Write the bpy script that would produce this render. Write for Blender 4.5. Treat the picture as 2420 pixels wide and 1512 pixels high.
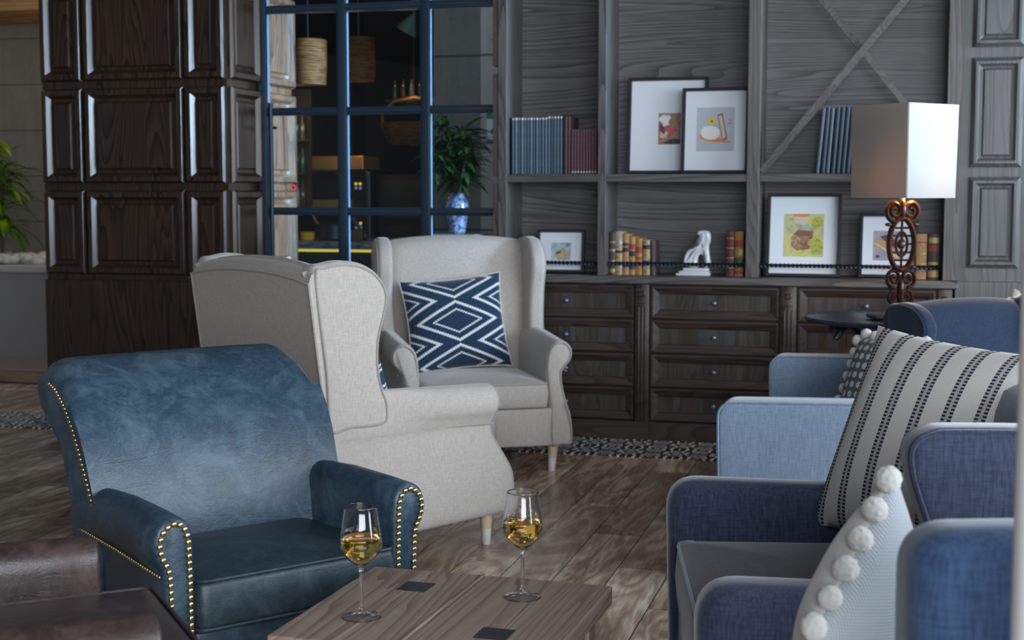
import bpy, bmesh, math, random
from mathutils import Vector, Matrix
random.seed(7)
R = math.radians
PI = math.pi
for o in list(bpy.data.objects):
    bpy.data.objects.remove(o)
scn = bpy.context.scene
COL = scn.collection

# ------------------------------------------------------------------ camera
cam_data = bpy.data.cameras.new('camera')
cam = bpy.data.objects.new('camera', cam_data)
COL.objects.link(cam)
F_PX = 3400.0
cam_data.sensor_width = 36.0
cam_data.lens = 36.0 * F_PX / 2420.0
CAM_H = 1.30
PITCH = math.atan(306.0 / F_PX)
cam.location = (0, 0, CAM_H)
cam.rotation_euler = (PI / 2 - PITCH, 0, 0)
cam_data.dof.use_dof = True
cam_data.dof.focus_distance = 3.7
cam_data.dof.aperture_fstop = 5.6
cam_data.clip_start = 0.05
scn.camera = cam

# ------------------------------------------------------------------ world, lights, exposure
w = bpy.data.worlds.new('world')
scn.world = w
w.use_nodes = True
w.node_tree.nodes['Background'].inputs[0].default_value = (0.62, 0.76, 1.0, 1)
w.node_tree.nodes['Background'].inputs[1].default_value = 0.30
scn.view_settings.view_transform = 'Standard'
scn.view_settings.look = 'None'
scn.view_settings.gamma = 1.0
scn.view_settings.exposure = 0.07
scn.cycles.max_bounces = 24
scn.cycles.transmission_bounces = 20
scn.cycles.transparent_max_bounces = 24
scn.cycles.caustics_refractive = True
scn.cycles.caustics_reflective = True
scn.cycles.blur_glossy = 0.3


def area(name, loc, target, sx, sy, power, color):
    d = bpy.data.lights.new(name, 'AREA')
    d.shape = 'RECTANGLE'
    d.size = sx
    d.size_y = sy
    d.energy = power
    d.color = color
    o = bpy.data.objects.new(name, d)
    o.location = loc
    o.rotation_euler = (Vector(target) - Vector(loc)).to_track_quat('-Z', 'Y').to_euler()
    COL.objects.link(o)
    return o


# daylight through the windows of the right-hand wall and of the wall behind the camera
area('window_daylight_right', (4.9, 2.2, 1.75), (0, 3.4, 1.0), 7.0, 2.3, 470, (0.78, 0.89, 1.0))
area('window_daylight_behind', (1.2, -3.0, 2.1), (-0.3, 5.0, 0.8), 4.4, 2.2, 360, (0.84, 0.92, 1.0))


# added fill out of view, narrow beam that brightens the left panelled column
area('added_column_fill', (3.6, 5.7, 2.2), (-3.0, 7.6, 2.0), 1.2, 1.6, 38, (0.50, 0.74, 1.0)).data.spread = R(36)
# daylight from the windows of the room behind the glass partition
area('window_daylight_back_room', (0.42, 8.34, 1.75), (-1.45, 8.52, 1.5), 0.6, 2.4, 150, (0.55, 0.77, 1.0)).data.spread = R(60)


def point(name, loc, power, color, size=0.05):
    d = bpy.data.lights.new(name, 'POINT')
    d.energy = power
    d.color = color
    d.shadow_soft_size = size
    o = bpy.data.objects.new(name, d)
    o.location = loc
    COL.objects.link(o)
    return o


# ------------------------------------------------------------------ wall frame
TH = R(15)
D0 = 7.3479


def W(u, v, z):
    """u along the back wall, v behind its front plane, z up -> world"""
    wv = D0 + v
    return Vector((u * math.cos(TH) + wv * math.sin(TH), -u * math.sin(TH) + wv * math.cos(TH), z))


# ------------------------------------------------------------------ node helper
class NT:
    def __init__(s, name):
        s.mat = bpy.data.materials.new(name)
        s.mat.use_nodes = True
        s.t = s.mat.node_tree
        s.bsdf = s.t.nodes['Principled BSDF']
        s.out = s.t.nodes['Material Output']

    def n(s, typ, **kw):
        nd = s.t.nodes.new(typ)
        for k, v in kw.items():
            setattr(nd, k, v)
        return nd

    def put(s, sock, v):
        if isinstance(v, bpy.types.NodeSocket):
            s.t.links.new(v, sock)
        else:
            if isinstance(v, (tuple, list)) and len(v) == 3 and sock.type == 'RGBA':
                v = (*v, 1)
            sock.default_value = v

    def m(s, op, a, b=0.0, c=0.0):
        nd = s.n('ShaderNodeMath', operation=op)
        s.put(nd.inputs[0], a)
        s.put(nd.inputs[1], b)
        s.put(nd.inputs[2], c)
        return nd.outputs[0]

    def mix(s, f, a, b):
        nd = s.n('ShaderNodeMix', data_type='RGBA')
        s.put(nd.inputs[0], f)
        s.put(nd.inputs[6], a)
        s.put(nd.inputs[7], b)
        return nd.outputs[2]

    def coord(s, kind='Object'):
        return s.n('ShaderNodeTexCoord').outputs[kind]

    def xyz(s, vec):
        nd = s.n('ShaderNodeSeparateXYZ')
        s.put(nd.inputs[0], vec)
        return nd.outputs

    def comb(s, x, y, z=0.0):
        nd = s.n('ShaderNodeCombineXYZ')
        s.put(nd.inputs[0], x)
        s.put(nd.inputs[1], y)
        s.put(nd.inputs[2], z)
        return nd.outputs[0]

    def mapv(s, vec, scale=(1, 1, 1), loc=(0, 0, 0), rot=(0, 0, 0)):
        nd = s.n('ShaderNodeMapping')
        s.put(nd.inputs[0], vec)
        s.put(nd.inputs[1], loc)
        nd.inputs[2].default_value = rot
        nd.inputs[3].default_value = scale
        return nd.outputs[0]

    def noise(s, vec, scale=5, detail=3, rough=0.5, dist=0.0):
        nd = s.n('ShaderNodeTexNoise')
        s.put(nd.inputs['Vector'], vec)
        nd.inputs['Scale'].default_value = scale
        nd.inputs['Detail'].default_value = detail
        nd.inputs['Roughness'].default_value = rough
        nd.inputs['Distortion'].default_value = dist
        return nd.outputs[0]

    def ramp(s, f, stops):
        nd = s.n('ShaderNodeValToRGB')
        s.put(nd.inputs[0], f)
        e = nd.color_ramp.elements
        while len(e) < len(stops):
            e.new(0.5)
        for i, (p, c) in enumerate(stops):
            e[i].position = p
            e[i].color = (*c, 1) if len(c) == 3 else c
        return nd.outputs[0]

    def bump(s, h, strength=0.2, dist=0.01):
        nd = s.n('ShaderNodeBump')
        nd.inputs['Strength'].default_value = strength
        nd.inputs['Distance'].default_value = dist
        s.put(nd.inputs['Height'], h)
        s.t.links.new(nd.outputs[0], s.bsdf.inputs['Normal'])

    def set(s, **kw):
        names = dict(color='Base Color', rough='Roughness', metal='Metallic', spec='Specular IOR Level',
                     trans='Transmission Weight', ior='IOR', sheen='Sheen Weight', coat='Coat Weight',
                     emis='Emission Color', estr='Emission Strength', coatr='Coat Roughness', sheenr='Sheen Roughness')
        for k, v in kw.items():
            s.put(s.bsdf.inputs[names[k]], v)
        return s.mat

    def obj_random(s):
        return s.n('ShaderNodeObjectInfo').outputs['Random']


def srgb(r, g, b):
    def f(c):
        c /= 255.0
        return c / 12.92 if c <= 0.04045 else ((c + 0.055) / 1.055) ** 2.4
    return (f(r), f(g), f(b))


def plain(name, c, rough=0.5, metal=0.0, spec=0.5, **kw):
    t = NT(name)
    return t.set(color=c, rough=rough, metal=metal, spec=spec, **kw)


def wood(name, light, dark, axis='x', rings=9.0, rough=0.42, fig=1.3, coat=0.0, spec=0.5, mot=None, stretch=0.085):
    """open-grained oak: stretched figure lines plus fine pores; grain runs along axis"""
    t = NT(name)
    co = t.coord()
    rnd = t.m('MULTIPLY', t.obj_random(), 23.0)
    rings = rings * 3.8
    sc = {'x': (stretch, 1, 1), 'y': (1, stretch, 1), 'z': (1, 1, stretch)}[axis]
    v = t.mapv(co, sc, t.comb(rnd, rnd, rnd))
    big = t.noise(v, fig * 2.6, 2, 0.4, 0.25)
    fr = t.m('FRACT', t.m('MULTIPLY', big, rings))
    line = t.m('MULTIPLY', fr, fr)
    sc2 = {'x': (0.05, 1, 1), 'y': (1, 0.05, 1), 'z': (1, 1, 0.05)}[axis]
    v2 = t.mapv(co, sc2, t.comb(rnd, 0.0, rnd))
    fine = t.noise(v2, 120, 3, 0.6)
    fac = t.m('ADD', t.m('MULTIPLY', line, 0.50), t.m('MULTIPLY', fine, 0.66))
    c = t.ramp(fac, [(0.18, light), (0.52, tuple((a + b) / 2 for a, b in zip(light, dark))), (0.86, dark)])
    if mot:
        mm = t.noise(t.mapv(co, sc2, t.comb(rnd, rnd, 3.0)), 22, 2, 0.5)
        c = t.mix(t.m('MULTIPLY', t.ramp(mm, [(0.5, (0, 0, 0)), (0.72, (1, 1, 1))]), 0.8), c, mot)
    t.bump(fac, 0.35, -0.002)
    return t.set(color=c, rough=rough, coat=coat, coatr=0.2, spec=spec)


def fabric(name, c, c2=None, scale=900, rough=0.9, sheen=0.3, bump=0.25, vert=True, amp=1.0):
    t = NT(name)
    co = t.coord()
    if c2 is None:
        c2 = tuple(x * 0.72 for x in c)
    a = t.noise(t.mapv(co, (1, 1, 0.12)), scale * 0.35, 2, 0.6)
    b = t.noise(t.mapv(co, (0.12, 0.12, 1)), scale * 0.35, 2, 0.6)
    f = t.m('ADD', t.m('MULTIPLY', a, 0.6), t.m('MULTIPLY', b, 0.4))
    col = t.ramp(f, [(0.36, c2), (0.62, c)])
    big = t.noise(co, 6, 3, 0.6)
    col = t.mix(t.m('MULTIPLY', big, 0.16 * amp), col, tuple(x * 0.6 for x in c))
    t.bump(f, bump, 0.002)
    return t.set(color=col, rough=rough, sheen=sheen, sheenr=0.4, spec=0.25)


def leather(name, base, worn, dark, rough=0.36):
    t = NT(name)
    co = t.coord()
    n1 = t.noise(co, 9, 6, 0.7, 0.8)
    n2 = t.noise(t.mapv(co, (1, 1, 2.2)), 26, 5, 0.75, 1.6)
    vein = t.m('ABSOLUTE', t.m('SUBTRACT', t.noise(co, 12, 4, 0.6, 1.2), 0.5))
    vein = t.ramp(vein, [(0.0, (1, 1, 1)), (0.035, (0, 0, 0))])
    c = t.ramp(n1, [(0.3, dark), (0.5, base), (0.72, worn)])
    c = t.mix(t.m('MULTIPLY', t.ramp(n2, [(0.5, (0, 0, 0)), (0.75, (1, 1, 1))]), 0.45), c, worn)
    c = t.mix(t.m('MULTIPLY', vein, 0.22), c, worn)
    crease = t.m('ABSOLUTE', t.m('SUBTRACT', t.noise(t.mapv(co, (1, 1, 3.2)), 5.5, 3, 0.55, 0.9), 0.5))
    crease = t.ramp(crease, [(0.0, (0, 0, 0)), (0.02, (1, 1, 1))])
    vo = t.n('ShaderNodeTexVoronoi', feature='DISTANCE_TO_EDGE')
    t.put(vo.inputs['Vector'], co)
    vo.inputs['Scale'].default_value = 260
    h = t.m('ADD', t.m('MULTIPLY', vo.outputs[0], 0.3), t.m('ADD', t.m('MULTIPLY', crease, 0.10), t.m('MULTIPLY', n2, 0.25)))
    t.bump(h, 0.32, 0.004)
    r = t.m('ADD', t.m('MULTIPLY', n1, 0.18), rough - 0.09)
    return t.set(color=c, rough=r, spec=0.55)


M = {}
# --- colours
M['oak_h'] = wood('grey_brown_oak_horizontal', (0.118, 0.106, 0.102), (0.032, 0.028, 0.028), 'x', 11, 0.40)
M['oak_back'] = wood('weathered_oak_back', (0.150, 0.142, 0.142), (0.036, 0.034, 0.036), 'x', 10, 0.40, 1.3, stretch=0.06)
M['oak_v'] = wood('grey_brown_oak_vertical', (0.115, 0.102, 0.095), (0.034, 0.029, 0.028), 'z', 9, 0.40)
M['oak_y'] = wood('grey_brown_oak_deep', (0.10, 0.09, 0.085), (0.034, 0.029, 0.028), 'y', 9, 0.40)
M['dark_v'] = wood('dark_oak_vertical', (0.048, 0.026, 0.014), (0.005, 0.0032, 0.0026), 'z', 9, 0.30, 1.6)
M['dark_h'] = wood('dark_oak_horizontal', (0.060, 0.042, 0.032), (0.016, 0.012, 0.010), 'x', 9, 0.38, 1.4)
M['grey_v'] = wood('grey_oak_panel', (0.100, 0.100, 0.098), (0.042, 0.042, 0.042), 'z', 7, 0.42, 1.4)
M['drawer_h'] = wood('drawer_oak', (0.050, 0.034, 0.027), (0.012, 0.0085, 0.0075), 'x', 8, 0.38, 1.4)
M['drawer_v'] = wood('drawer_panel_oak', (0.052, 0.037, 0.025), (0.010, 0.008, 0.007), 'z', 10, 0.38, 2.0, mot=(0.05, 0.06, 0.07))
M['beige'] = fabric('beige_linen', (0.46, 0.415, 0.375), (0.36, 0.32, 0.29))
M['beige_dk'] = fabric('beige_piping', (0.36, 0.33, 0.30), (0.27, 0.245, 0.225))
M['navy'] = fabric('navy_wool', (0.040, 0.075, 0.150), (0.018, 0.036, 0.085), sheen=0.5, scale=600)
M['navy_dark'] = fabric('deep_navy_wool', (0.014, 0.029, 0.060), (0.007, 0.014, 0.032), sheen=0.4, scale=600)
M['violet'] = fabric('slate_blue_wool', (0.052, 0.062, 0.108), (0.022, 0.028, 0.055), sheen=0.55, scale=600)
M['plum'] = fabric('slate_wool_painted_sheen', (0.085, 0.070, 0.080), (0.045, 0.038, 0.050), sheen=0.3, scale=600)  # slate blue seat, with the brown sheen of light put into the colour
M['lightblue'] = fabric('light_blue_wool', (0.195, 0.255, 0.335), (0.13, 0.175, 0.245), sheen=0.4, scale=700)
M['leather_blue'] = leather('worn_navy_leather', (0.022, 0.048, 0.078), (0.075, 0.120, 0.155), (0.013, 0.028, 0.042))
M['leather_blue_seat'] = leather('navy_leather_seat', (0.017, 0.032, 0.043), (0.045, 0.068, 0.080), (0.010, 0.018, 0.025), 0.40)
M['leather_brown'] = leather('brown_leather', (0.034, 0.018, 0.016), (0.085, 0.05, 0.042), (0.016, 0.009, 0.009), 0.34)
M['brass'] = plain('aged_brass', (0.62, 0.50, 0.24), 0.28, 1.0)
M['iron'] = plain('blackened_iron', (0.022, 0.030, 0.045), 0.38, 0.6)
M['steel_blue'] = plain('blue_grey_painted_steel', (0.026, 0.052, 0.085), 0.35, 0.2)
M['pewter'] = plain('pewter_knob', (0.16, 0.20, 0.28), 0.42, 0.8)
M['black_frame'] = plain('black_frame', (0.006, 0.007, 0.010), 0.55)
M['paper'] = plain('white_mat_board', (0.74, 0.78, 0.84), 0.8)
M['paper_edge'] = plain('bevel_cut', (0.9, 0.9, 0.9), 0.8)
M['ceramic'] = plain('white_glazed_ceramic', (0.72, 0.74, 0.78), 0.16, coat=0.5)
M['cream'] = fabric('cream_cotton', (0.62, 0.60, 0.55), (0.50, 0.48, 0.44), sheen=0.3)
M['wool_white'] = fabric('white_wool', (0.70, 0.68, 0.63), (0.46, 0.45, 0.42), scale=500, bump=0.6, sheen=0.6)
M['leg_wood'] = None


def two_tone_leg():
    t = NT('pale_beech_dipped_leg')
    co = t.coord()
    z = t.xyz(co)[2]
    g = t.noise(t.mapv(co, (1, 1, 0.05)), 90, 3, 0.6)
    c = t.ramp(g, [(0.3, (0.50, 0.37, 0.24)), (0.7, (0.66, 0.53, 0.38))])
    f = t.m('LESS_THAN', z, 0.062)
    c = t.mix(f, c, (0.62, 0.60, 0.55))
    return t.set(color=c, rough=0.5)


M['leg_wood'] = two_tone_leg()


# ------------------------------------------------------------------ mesh helpers
def obj(name, bm, m, parent=None, smooth=True, angle=35, loc=None, rot=None):
    me = bpy.data.meshes.new(name)
    bmesh.ops.recalc_face_normals(bm, faces=bm.faces[:])
    bm.to_mesh(me)
    bm.free()
    for p in me.polygons:
        p.use_smooth = smooth
    if smooth:
        me.set_sharp_from_angle(angle=R(angle))
    if m is not None:
        for mm in (m if isinstance(m, (list, tuple)) else [m]):
            me.materials.append(mm)
    o = bpy.data.objects.new(name, me)
    COL.objects.link(o)
    if parent is not None:
        o.parent = parent
    if loc is not None:
        o.location = loc
    if rot is not None:
        o.rotation_euler = rot
    return o


def tag(o, label, cat, group=None):
    o['label'] = label
    o['category'] = cat
    if group:
        o['group'] = group
    return o


def thing(name, label, cat, loc=(0, 0, 0), rotz=0.0, group=None):
    o = bpy.data.objects.new(name, None)
    o.empty_display_size = 0.1
    COL.objects.link(o)
    o.location = loc
    o.rotation_euler = (0, 0, rotz)
    return tag(o, label, cat, group)


def wthing(name, label, cat, u, v, z, group=None):
    return thing(name, label, cat, W(u, v, z), -TH, group)


def struct(o):
    o['kind'] = 'structure'
    return o


def add_box(bm, x0, x1, y0, y1, z0, z1, bev=0.0, seg=2, mi=0, mtx=None):
    vs = [bm.verts.new((x, y, z)) for x in (x0, x1) for y in (y0, y1) for z in (z0, z1)]
    idx = [(0, 1, 3, 2), (4, 6, 7, 5), (0, 4, 5, 1), (2, 3, 7, 6), (0, 2, 6, 4), (1, 5, 7, 3)]
    fs = [bm.faces.new([vs[i] for i in f]) for f in idx]
    for f in fs:
        f.material_index = mi
    allv = set(vs)
    if bev > 0:
        es = list({e for f in fs for e in f.edges})
        r = bmesh.ops.bevel(bm, geom=es, offset=bev, segments=seg, affect='EDGES', profile=0.5)
        allv = {v for v in vs if v.is_valid} | set(r['verts'])
        for f in r['faces']:
            f.material_index = mi
    if mtx is not None:
        bmesh.ops.transform(bm, matrix=mtx, verts=list(allv))
    return allv


def box(*a, **k):
    bm = bmesh.new()
    add_box(bm, *a, **k)
    return bm


def add_loft(bm, rings, closed=True, cap=True, mi=0):
    vr = [[bm.verts.new(p) for p in r] for r in rings]
    n = len(rings[0])
    for a, b in zip(vr, vr[1:]):
        for i in range(n if closed else n - 1):
            j = (i + 1) % n
            try:
                f = bm.faces.new((a[i], a[j], b[j], b[i]))
                f.material_index = mi
            except ValueError:
                pass
    if cap:
        for r in (vr[0], vr[-1]):
            f = bm.faces.new(r)
            f.material_index = mi
    return vr


def add_tube(bm, pts, r, n=8, closed=False, mi=0, rfun=None):
    pts = [Vector(p) for p in pts]
    N = len(pts)
    rings = []
    up = Vector((0, 0, 1))
    prev = None
    for i, p in enumerate(pts):
        a = pts[(i - 1) % N] if (closed or i > 0) else p
        b = pts[(i + 1) % N] if (closed or i < N - 1) else p
        d = (b - a)
        if d.length < 1e-9:
            d = Vector((0, 0, 1))
        d.normalize()
        if prev is None:
            x = d.cross(up)
            if x.length < 1e-3:
                x = d.cross(Vector((1, 0, 0)))
        else:
            x = prev - d * prev.dot(d)
        x.normalize()
        prev = x
        y = d.cross(x)
        rr = rfun(i / max(1, N - 1)) if rfun else r
        rings.append([p + (x * math.cos(2 * PI * k / n) + y * math.sin(2 * PI * k / n)) * rr for k in range(n)])
    if closed:
        vr = [[bm.verts.new(q) for q in rg] for rg in rings]
        for i in range(N):
            a, b = vr[i], vr[(i + 1) % N]
            for k in range(n):
                f = bm.faces.new((a[k], a[(k + 1) % n], b[(k + 1) % n], b[k]))
                f.material_index = mi
    else:
        add_loft(bm, rings, True, True, mi)


def add_lathe(bm, prof, n=32, c=(0, 0, 0), mi=0):
    rings = []
    for (r, z) in prof:
        rings.append([(c[0] + r * math.cos(2 * PI * k / n), c[1] + r * math.sin(2 * PI * k / n), c[2] + z) for k in range(n)])
    add_loft(bm, rings, True, True, mi)


def catmull(pts, n=6, closed=False):
    out = []
    N = len(pts)
    P = [Vector(p) for p in pts]
    rng = range(N) if closed else range(N - 1)
    for i in rng:
        p0 = P[(i - 1) % N] if (closed or i > 0) else P[0]
        p1 = P[i]
        p2 = P[(i + 1) % N]
        p3 = P[(i + 2) % N] if (closed or i < N - 2) else P[-1]
        for k in range(n):
            t = k / n
            out.append(0.5 * ((2 * p1) + (-p0 + p2) * t + (2 * p0 - 5 * p1 + 4 * p2 - p3) * t * t + (-p0 + 3 * p1 - 3 * p2 + p3) * t ** 3))
    if not closed:
        out.append(P[-1])
    return out


def rpoly(pts, n=5):
    """polygon with rounded corners: pts are (x, y, r)"""
    out = []
    N = len(pts)
    for i in range(N):
        p = Vector(pts[i][:2])
        r = pts[i][2] if len(pts[i]) > 2 else 0
        a = Vector(pts[i - 1][:2])
        b = Vector(pts[(i + 1) % N][:2])
        if r <= 0:
            out.append(p)
            continue
        da = (a - p)
        db = (b - p)
        r = min(r, da.length * 0.49, db.length * 0.49)
        pa = p + da.normalized() * r
        pb = p + db.normalized() * r
        for k in range(n + 1):
            t = k / n
            out.append((1 - t) ** 2 * pa + 2 * t * (1 - t) * p + t * t * pb)
    return out


def area2(o):
    return 0.5 * sum(o[i][0] * o[(i + 1) % len(o)][1] - o[(i + 1) % len(o)][0] * o[i][1] for i in range(len(o)))


def inset2(o, d):
    """offset a closed 2D outline inwards by d"""
    s = 1 if area2(o) > 0 else -1
    N = len(o)
    out = []
    for i in range(N):
        p = Vector(o[i][:2])
        a = Vector(o[i - 1][:2])
        b = Vector(o[(i + 1) % N][:2])
        e1 = (p - a)
        e2 = (b - p)
        if e1.length < 1e-7:
            e1 = e2
        if e2.length < 1e-7:
            e2 = e1
        e1.normalize()
        e2.normalize()
        n1 = Vector((-e1.y, e1.x)) * s
        n2 = Vector((-e2.y, e2.x)) * s
        n = n1 + n2
        if n.length < 1e-6:
            n = n1
        n.normalize()
        k = max(0.35, n.dot(n1))
        out.append(p + n * d / k)
    return out


def add_slab(bm, outline, t, r, place, puff=0.0, seg=5, mi=0):
    """outline in 2D, thickness t centred on 0, edge radius r; place(a, b, h)->3D"""
    rings = []
    for k in range(seg + 1):
        a = PI / 2 * k / seg
        ins = r * (1 - math.sin(a))
        h = -t / 2 + r * (1 - math.cos(a))
        rings.append((ins, h))
    full = [(i, h) for (i, h) in rings] + [(i, -h) for (i, h) in rings[::-1]]
    L = []
    cache = {}
    for ins, h in full:
        key = round(ins, 6)
        if key not in cache:
            cache[key] = inset2(outline, ins) if ins > 0 else [Vector(p[:2]) for p in outline]
        L.append([place(p.x, p.y, h) for p in cache[key]])
    vr = add_loft(bm, L, True, False, mi)
    # caps: puffed towards the centre
    for sgn, ring, base in ((-1, vr[0], cache[round(full[0][0], 6)]), (1, vr[-1], cache[round(full[-1][0], 6)])):
        if puff <= 0:
            f = bm.faces.new(ring)
            f.material_index = mi
            continue
        c = sum((Vector(p) for p in base), Vector((0, 0))) / len(base)
        prev = ring
        for s in (0.9, 0.75, 0.5, 0.25):
            hh = sgn * (t / 2 + puff * (1 - s ** 3))
            cur = [bm.verts.new(place(*(c + (Vector(p) - c) * s), hh)) for p in base]
            n = len(cur)
            for i in range(n):
                f = bm.faces.new((prev[i], prev[(i + 1) % n], cur[(i + 1) % n], cur[i]))
                f.material_index = mi
            prev = cur
        f = bm.faces.new(prev)
        f.material_index = mi


def cushion_box(w, d, h, r=0.04, puff=0.02, nx=14, ny=12, fn=None):
    """seat cushion: rounded box, crowned top and bottom; origin bottom centre, front at y=0"""
    bm = bmesh.new()
    out = rpoly([(-w / 2, 0, r), (w / 2, 0, r), (w / 2, d, r), (-w / 2, d, r)], 4)
    rings = []
    e = 0.018
    lv = [(e, 0), (0.004, 0.006), (0, e), (-0.004, h / 2), (0, h - e), (0.004, h - 0.006), (e, h)]
    rings = [[(p.x, p.y, z) for p in inset2(out, i)] for i, z in lv]
    vr = add_loft(bm, rings, True, False)
    base = inset2(out, e)
    c = Vector((0, d / 2))
    for ring, z, sg in ((vr[0], 0, 0.2), (vr[-1], h, 1)):
        prev = ring
        for s in (0.92, 0.8, 0.6, 0.4, 0.2):
            cur = [bm.verts.new((*(c + (Vector(p) - c) * s), z + sg * puff * (1 - s ** 2.4))) for p in base]
            n = len(cur)
            for i in range(n):
                bm.faces.new((prev[i], prev[(i + 1) % n], cur[(i + 1) % n], cur[i]))
            prev = cur
        bm.faces.new(prev)
    if fn:
        for v in bm.verts:
            v.co = fn(v.co)
    return bm, out


def tube_obj(name, pts, r, m, parent, n=8, closed=False):
    bm = bmesh.new()
    add_tube(bm, pts, r, n, closed)
    return obj(name, bm, m, parent)


def add_sphere(bm, c, r, u=16, v=10, squash=(1, 1, 1), mi=0):
    res = bmesh.ops.create_uvsphere(bm, u_segments=u, v_segments=v, radius=r)
    for x in res['verts']:
        x.co = Vector((x.co.x * squash[0], x.co.y * squash[1], x.co.z * squash[2])) + Vector(c)
        for f in x.link_faces:
            f.material_index = mi
    return res['verts']


# ================================================================== SETTING
def floor_mat():
    t = NT('walnut_look_plank_floor')
    co = t.mapv(t.coord(), (1, 1, 1), (0, 0, 0), (0, 0, TH))
    x, y, z = t.xyz(co)
    pw, pl = 0.182, 1.25
    col_i = t.m('FLOOR', t.m('DIVIDE', x, pw))
    off = t.m('MULTIPLY', t.m('FRACT', t.m('MULTIPLY', col_i, 0.371)), pl)
    yy = t.m('DIVIDE', t.m('ADD', y, off), pl)
    row_i = t.m('FLOOR', yy)
    idn = t.n('ShaderNodeTexWhiteNoise', noise_dimensions='3D')
    t.put(idn.inputs['Vector'], t.comb(col_i, row_i, 3.0))
    rnd = idn.outputs['Value']
    fx = t.m('ABSOLUTE', t.m('SUBTRACT', t.m('FRACT', t.m('DIVIDE', x, pw)), 0.5))
    fy = t.m('ABSOLUTE', t.m('SUBTRACT', t.m('FRACT', yy), 0.5))
    seam = t.m('MAXIMUM', t.m('GREATER_THAN', fx, 0.489), t.m('GREATER_THAN', fy, 0.4984))
    sh = t.m('MULTIPLY', rnd, 40.0)
    base = t.comb(t.m('ADD', x, sh), t.m('ADD', t.m('MULTIPLY', y, 0.22), sh), 0.0)
    big = t.noise(base, 5.5, 3, 0.5, 0.9)
    rings = t.m('FRACT', t.m('MULTIPLY', big, 7.0))
    tri = t.m('ABSOLUTE', t.m('SUBTRACT', rings, 0.5))
    fine = t.noise(t.comb(t.m('ADD', x, sh), t.m('MULTIPLY', y, 0.05), 0.0), 130, 3, 0.6)
    patch = t.noise(t.comb(t.m('ADD', x, sh), t.m('ADD', t.m('MULTIPLY', y, 0.3), sh), 5.0), 3.2, 3, 0.55, 0.4)
    f = t.m('ADD', t.m('ADD', t.m('MULTIPLY', tri, 0.35), t.m('MULTIPLY', fine, 0.25)), t.m('MULTIPLY', patch, 0.62))
    c = t.ramp(f, [(0.26, (0.10, 0.060, 0.038)), (0.42, (0.28, 0.185, 0.125)), (0.54, (0.47, 0.345, 0.25)), (0.68, (0.84, 0.71, 0.56))])
    c = t.mix(t.m('MULTIPLY', rnd, 0.35), c, (0.15, 0.105, 0.08))
    c = t.mix(seam, c, (0.03, 0.02, 0.016))
    t.bump(t.m('SUBTRACT', t.m('MULTIPLY', fine, 0.25), t.m('MULTIPLY', seam, 0.5)), 0.25, 0.003)
    return t.set(color=c, rough=t.m('ADD', t.m('MULTIPLY', fine, 0.14), 0.20), spec=0.5)


bm = box(-9, 8, -5, 17, -0.1, 0.0)
struct(obj('floor', bm, floor_mat(), None, False))


def tile_mat():
    t = NT('patterned_cement_tile')
    x, y, z = t.xyz(t.coord())
    s = 0.23
    px = t.m('SUBTRACT', t.m('FRACT', t.m('DIVIDE', x, s)), 0.5)
    py = t.m('SUBTRACT', t.m('FRACT', t.m('DIVIDE', y, s)), 0.5)

    def flower(px, py, k, ph, a):
        r = t.m('SQRT', t.m('ADD', t.m('MULTIPLY', px, px), t.m('MULTIPLY', py, py)))
        an = t.m('ARCTAN2', py, px)
        wv = t.m('MULTIPLY', t.m('COSINE', t.m('MULTIPLY', an, k)), a)
        return t.m('SINE', t.m('ADD', t.m('MULTIPLY', t.m('ADD', r, wv), 32.0), ph)), r
    a, r1 = flower(px, py, 8.0, 0.6, 0.045)
    qx = t.m('SUBTRACT', t.m('ABSOLUTE', px), 0.5)
    qy = t.m('SUBTRACT', t.m('ABSOLUTE', py), 0.5)
    b, r2 = flower(qx, qy, 4.0, 2.0, 0.06)
    sel = t.m('LESS_THAN', r1, 0.36)
    v = t.m('ADD', t.m('MULTIPLY', a, sel), t.m('MULTIPLY', b, t.m('SUBTRACT', 1.0, sel)))
    v = t.ramp(v, [(0.42, (0, 0, 0)), (0.56, (1, 1, 1))])
    c = t.mix(v, (0.014, 0.022, 0.034), (0.80, 0.81, 0.77))
    g = t.m('GREATER_THAN', t.m('MAXIMUM', t.m('ABSOLUTE', px), t.m('ABSOLUTE', py)), 0.492)
    c = t.mix(g, c, (0.06, 0.065, 0.07))
    return t.set(color=c, rough=0.42)


bm = box(-7.5, 2.8, -0.48, 0.0, 0.0005, 0.004)
o = struct(obj('trim_1', bm, tile_mat(), None, False, loc=W(0, -0.0, 0), rot=(0, 0, -TH)))
o['label'] = 'border of black and white patterned tiles in front of the bookcase'


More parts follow.
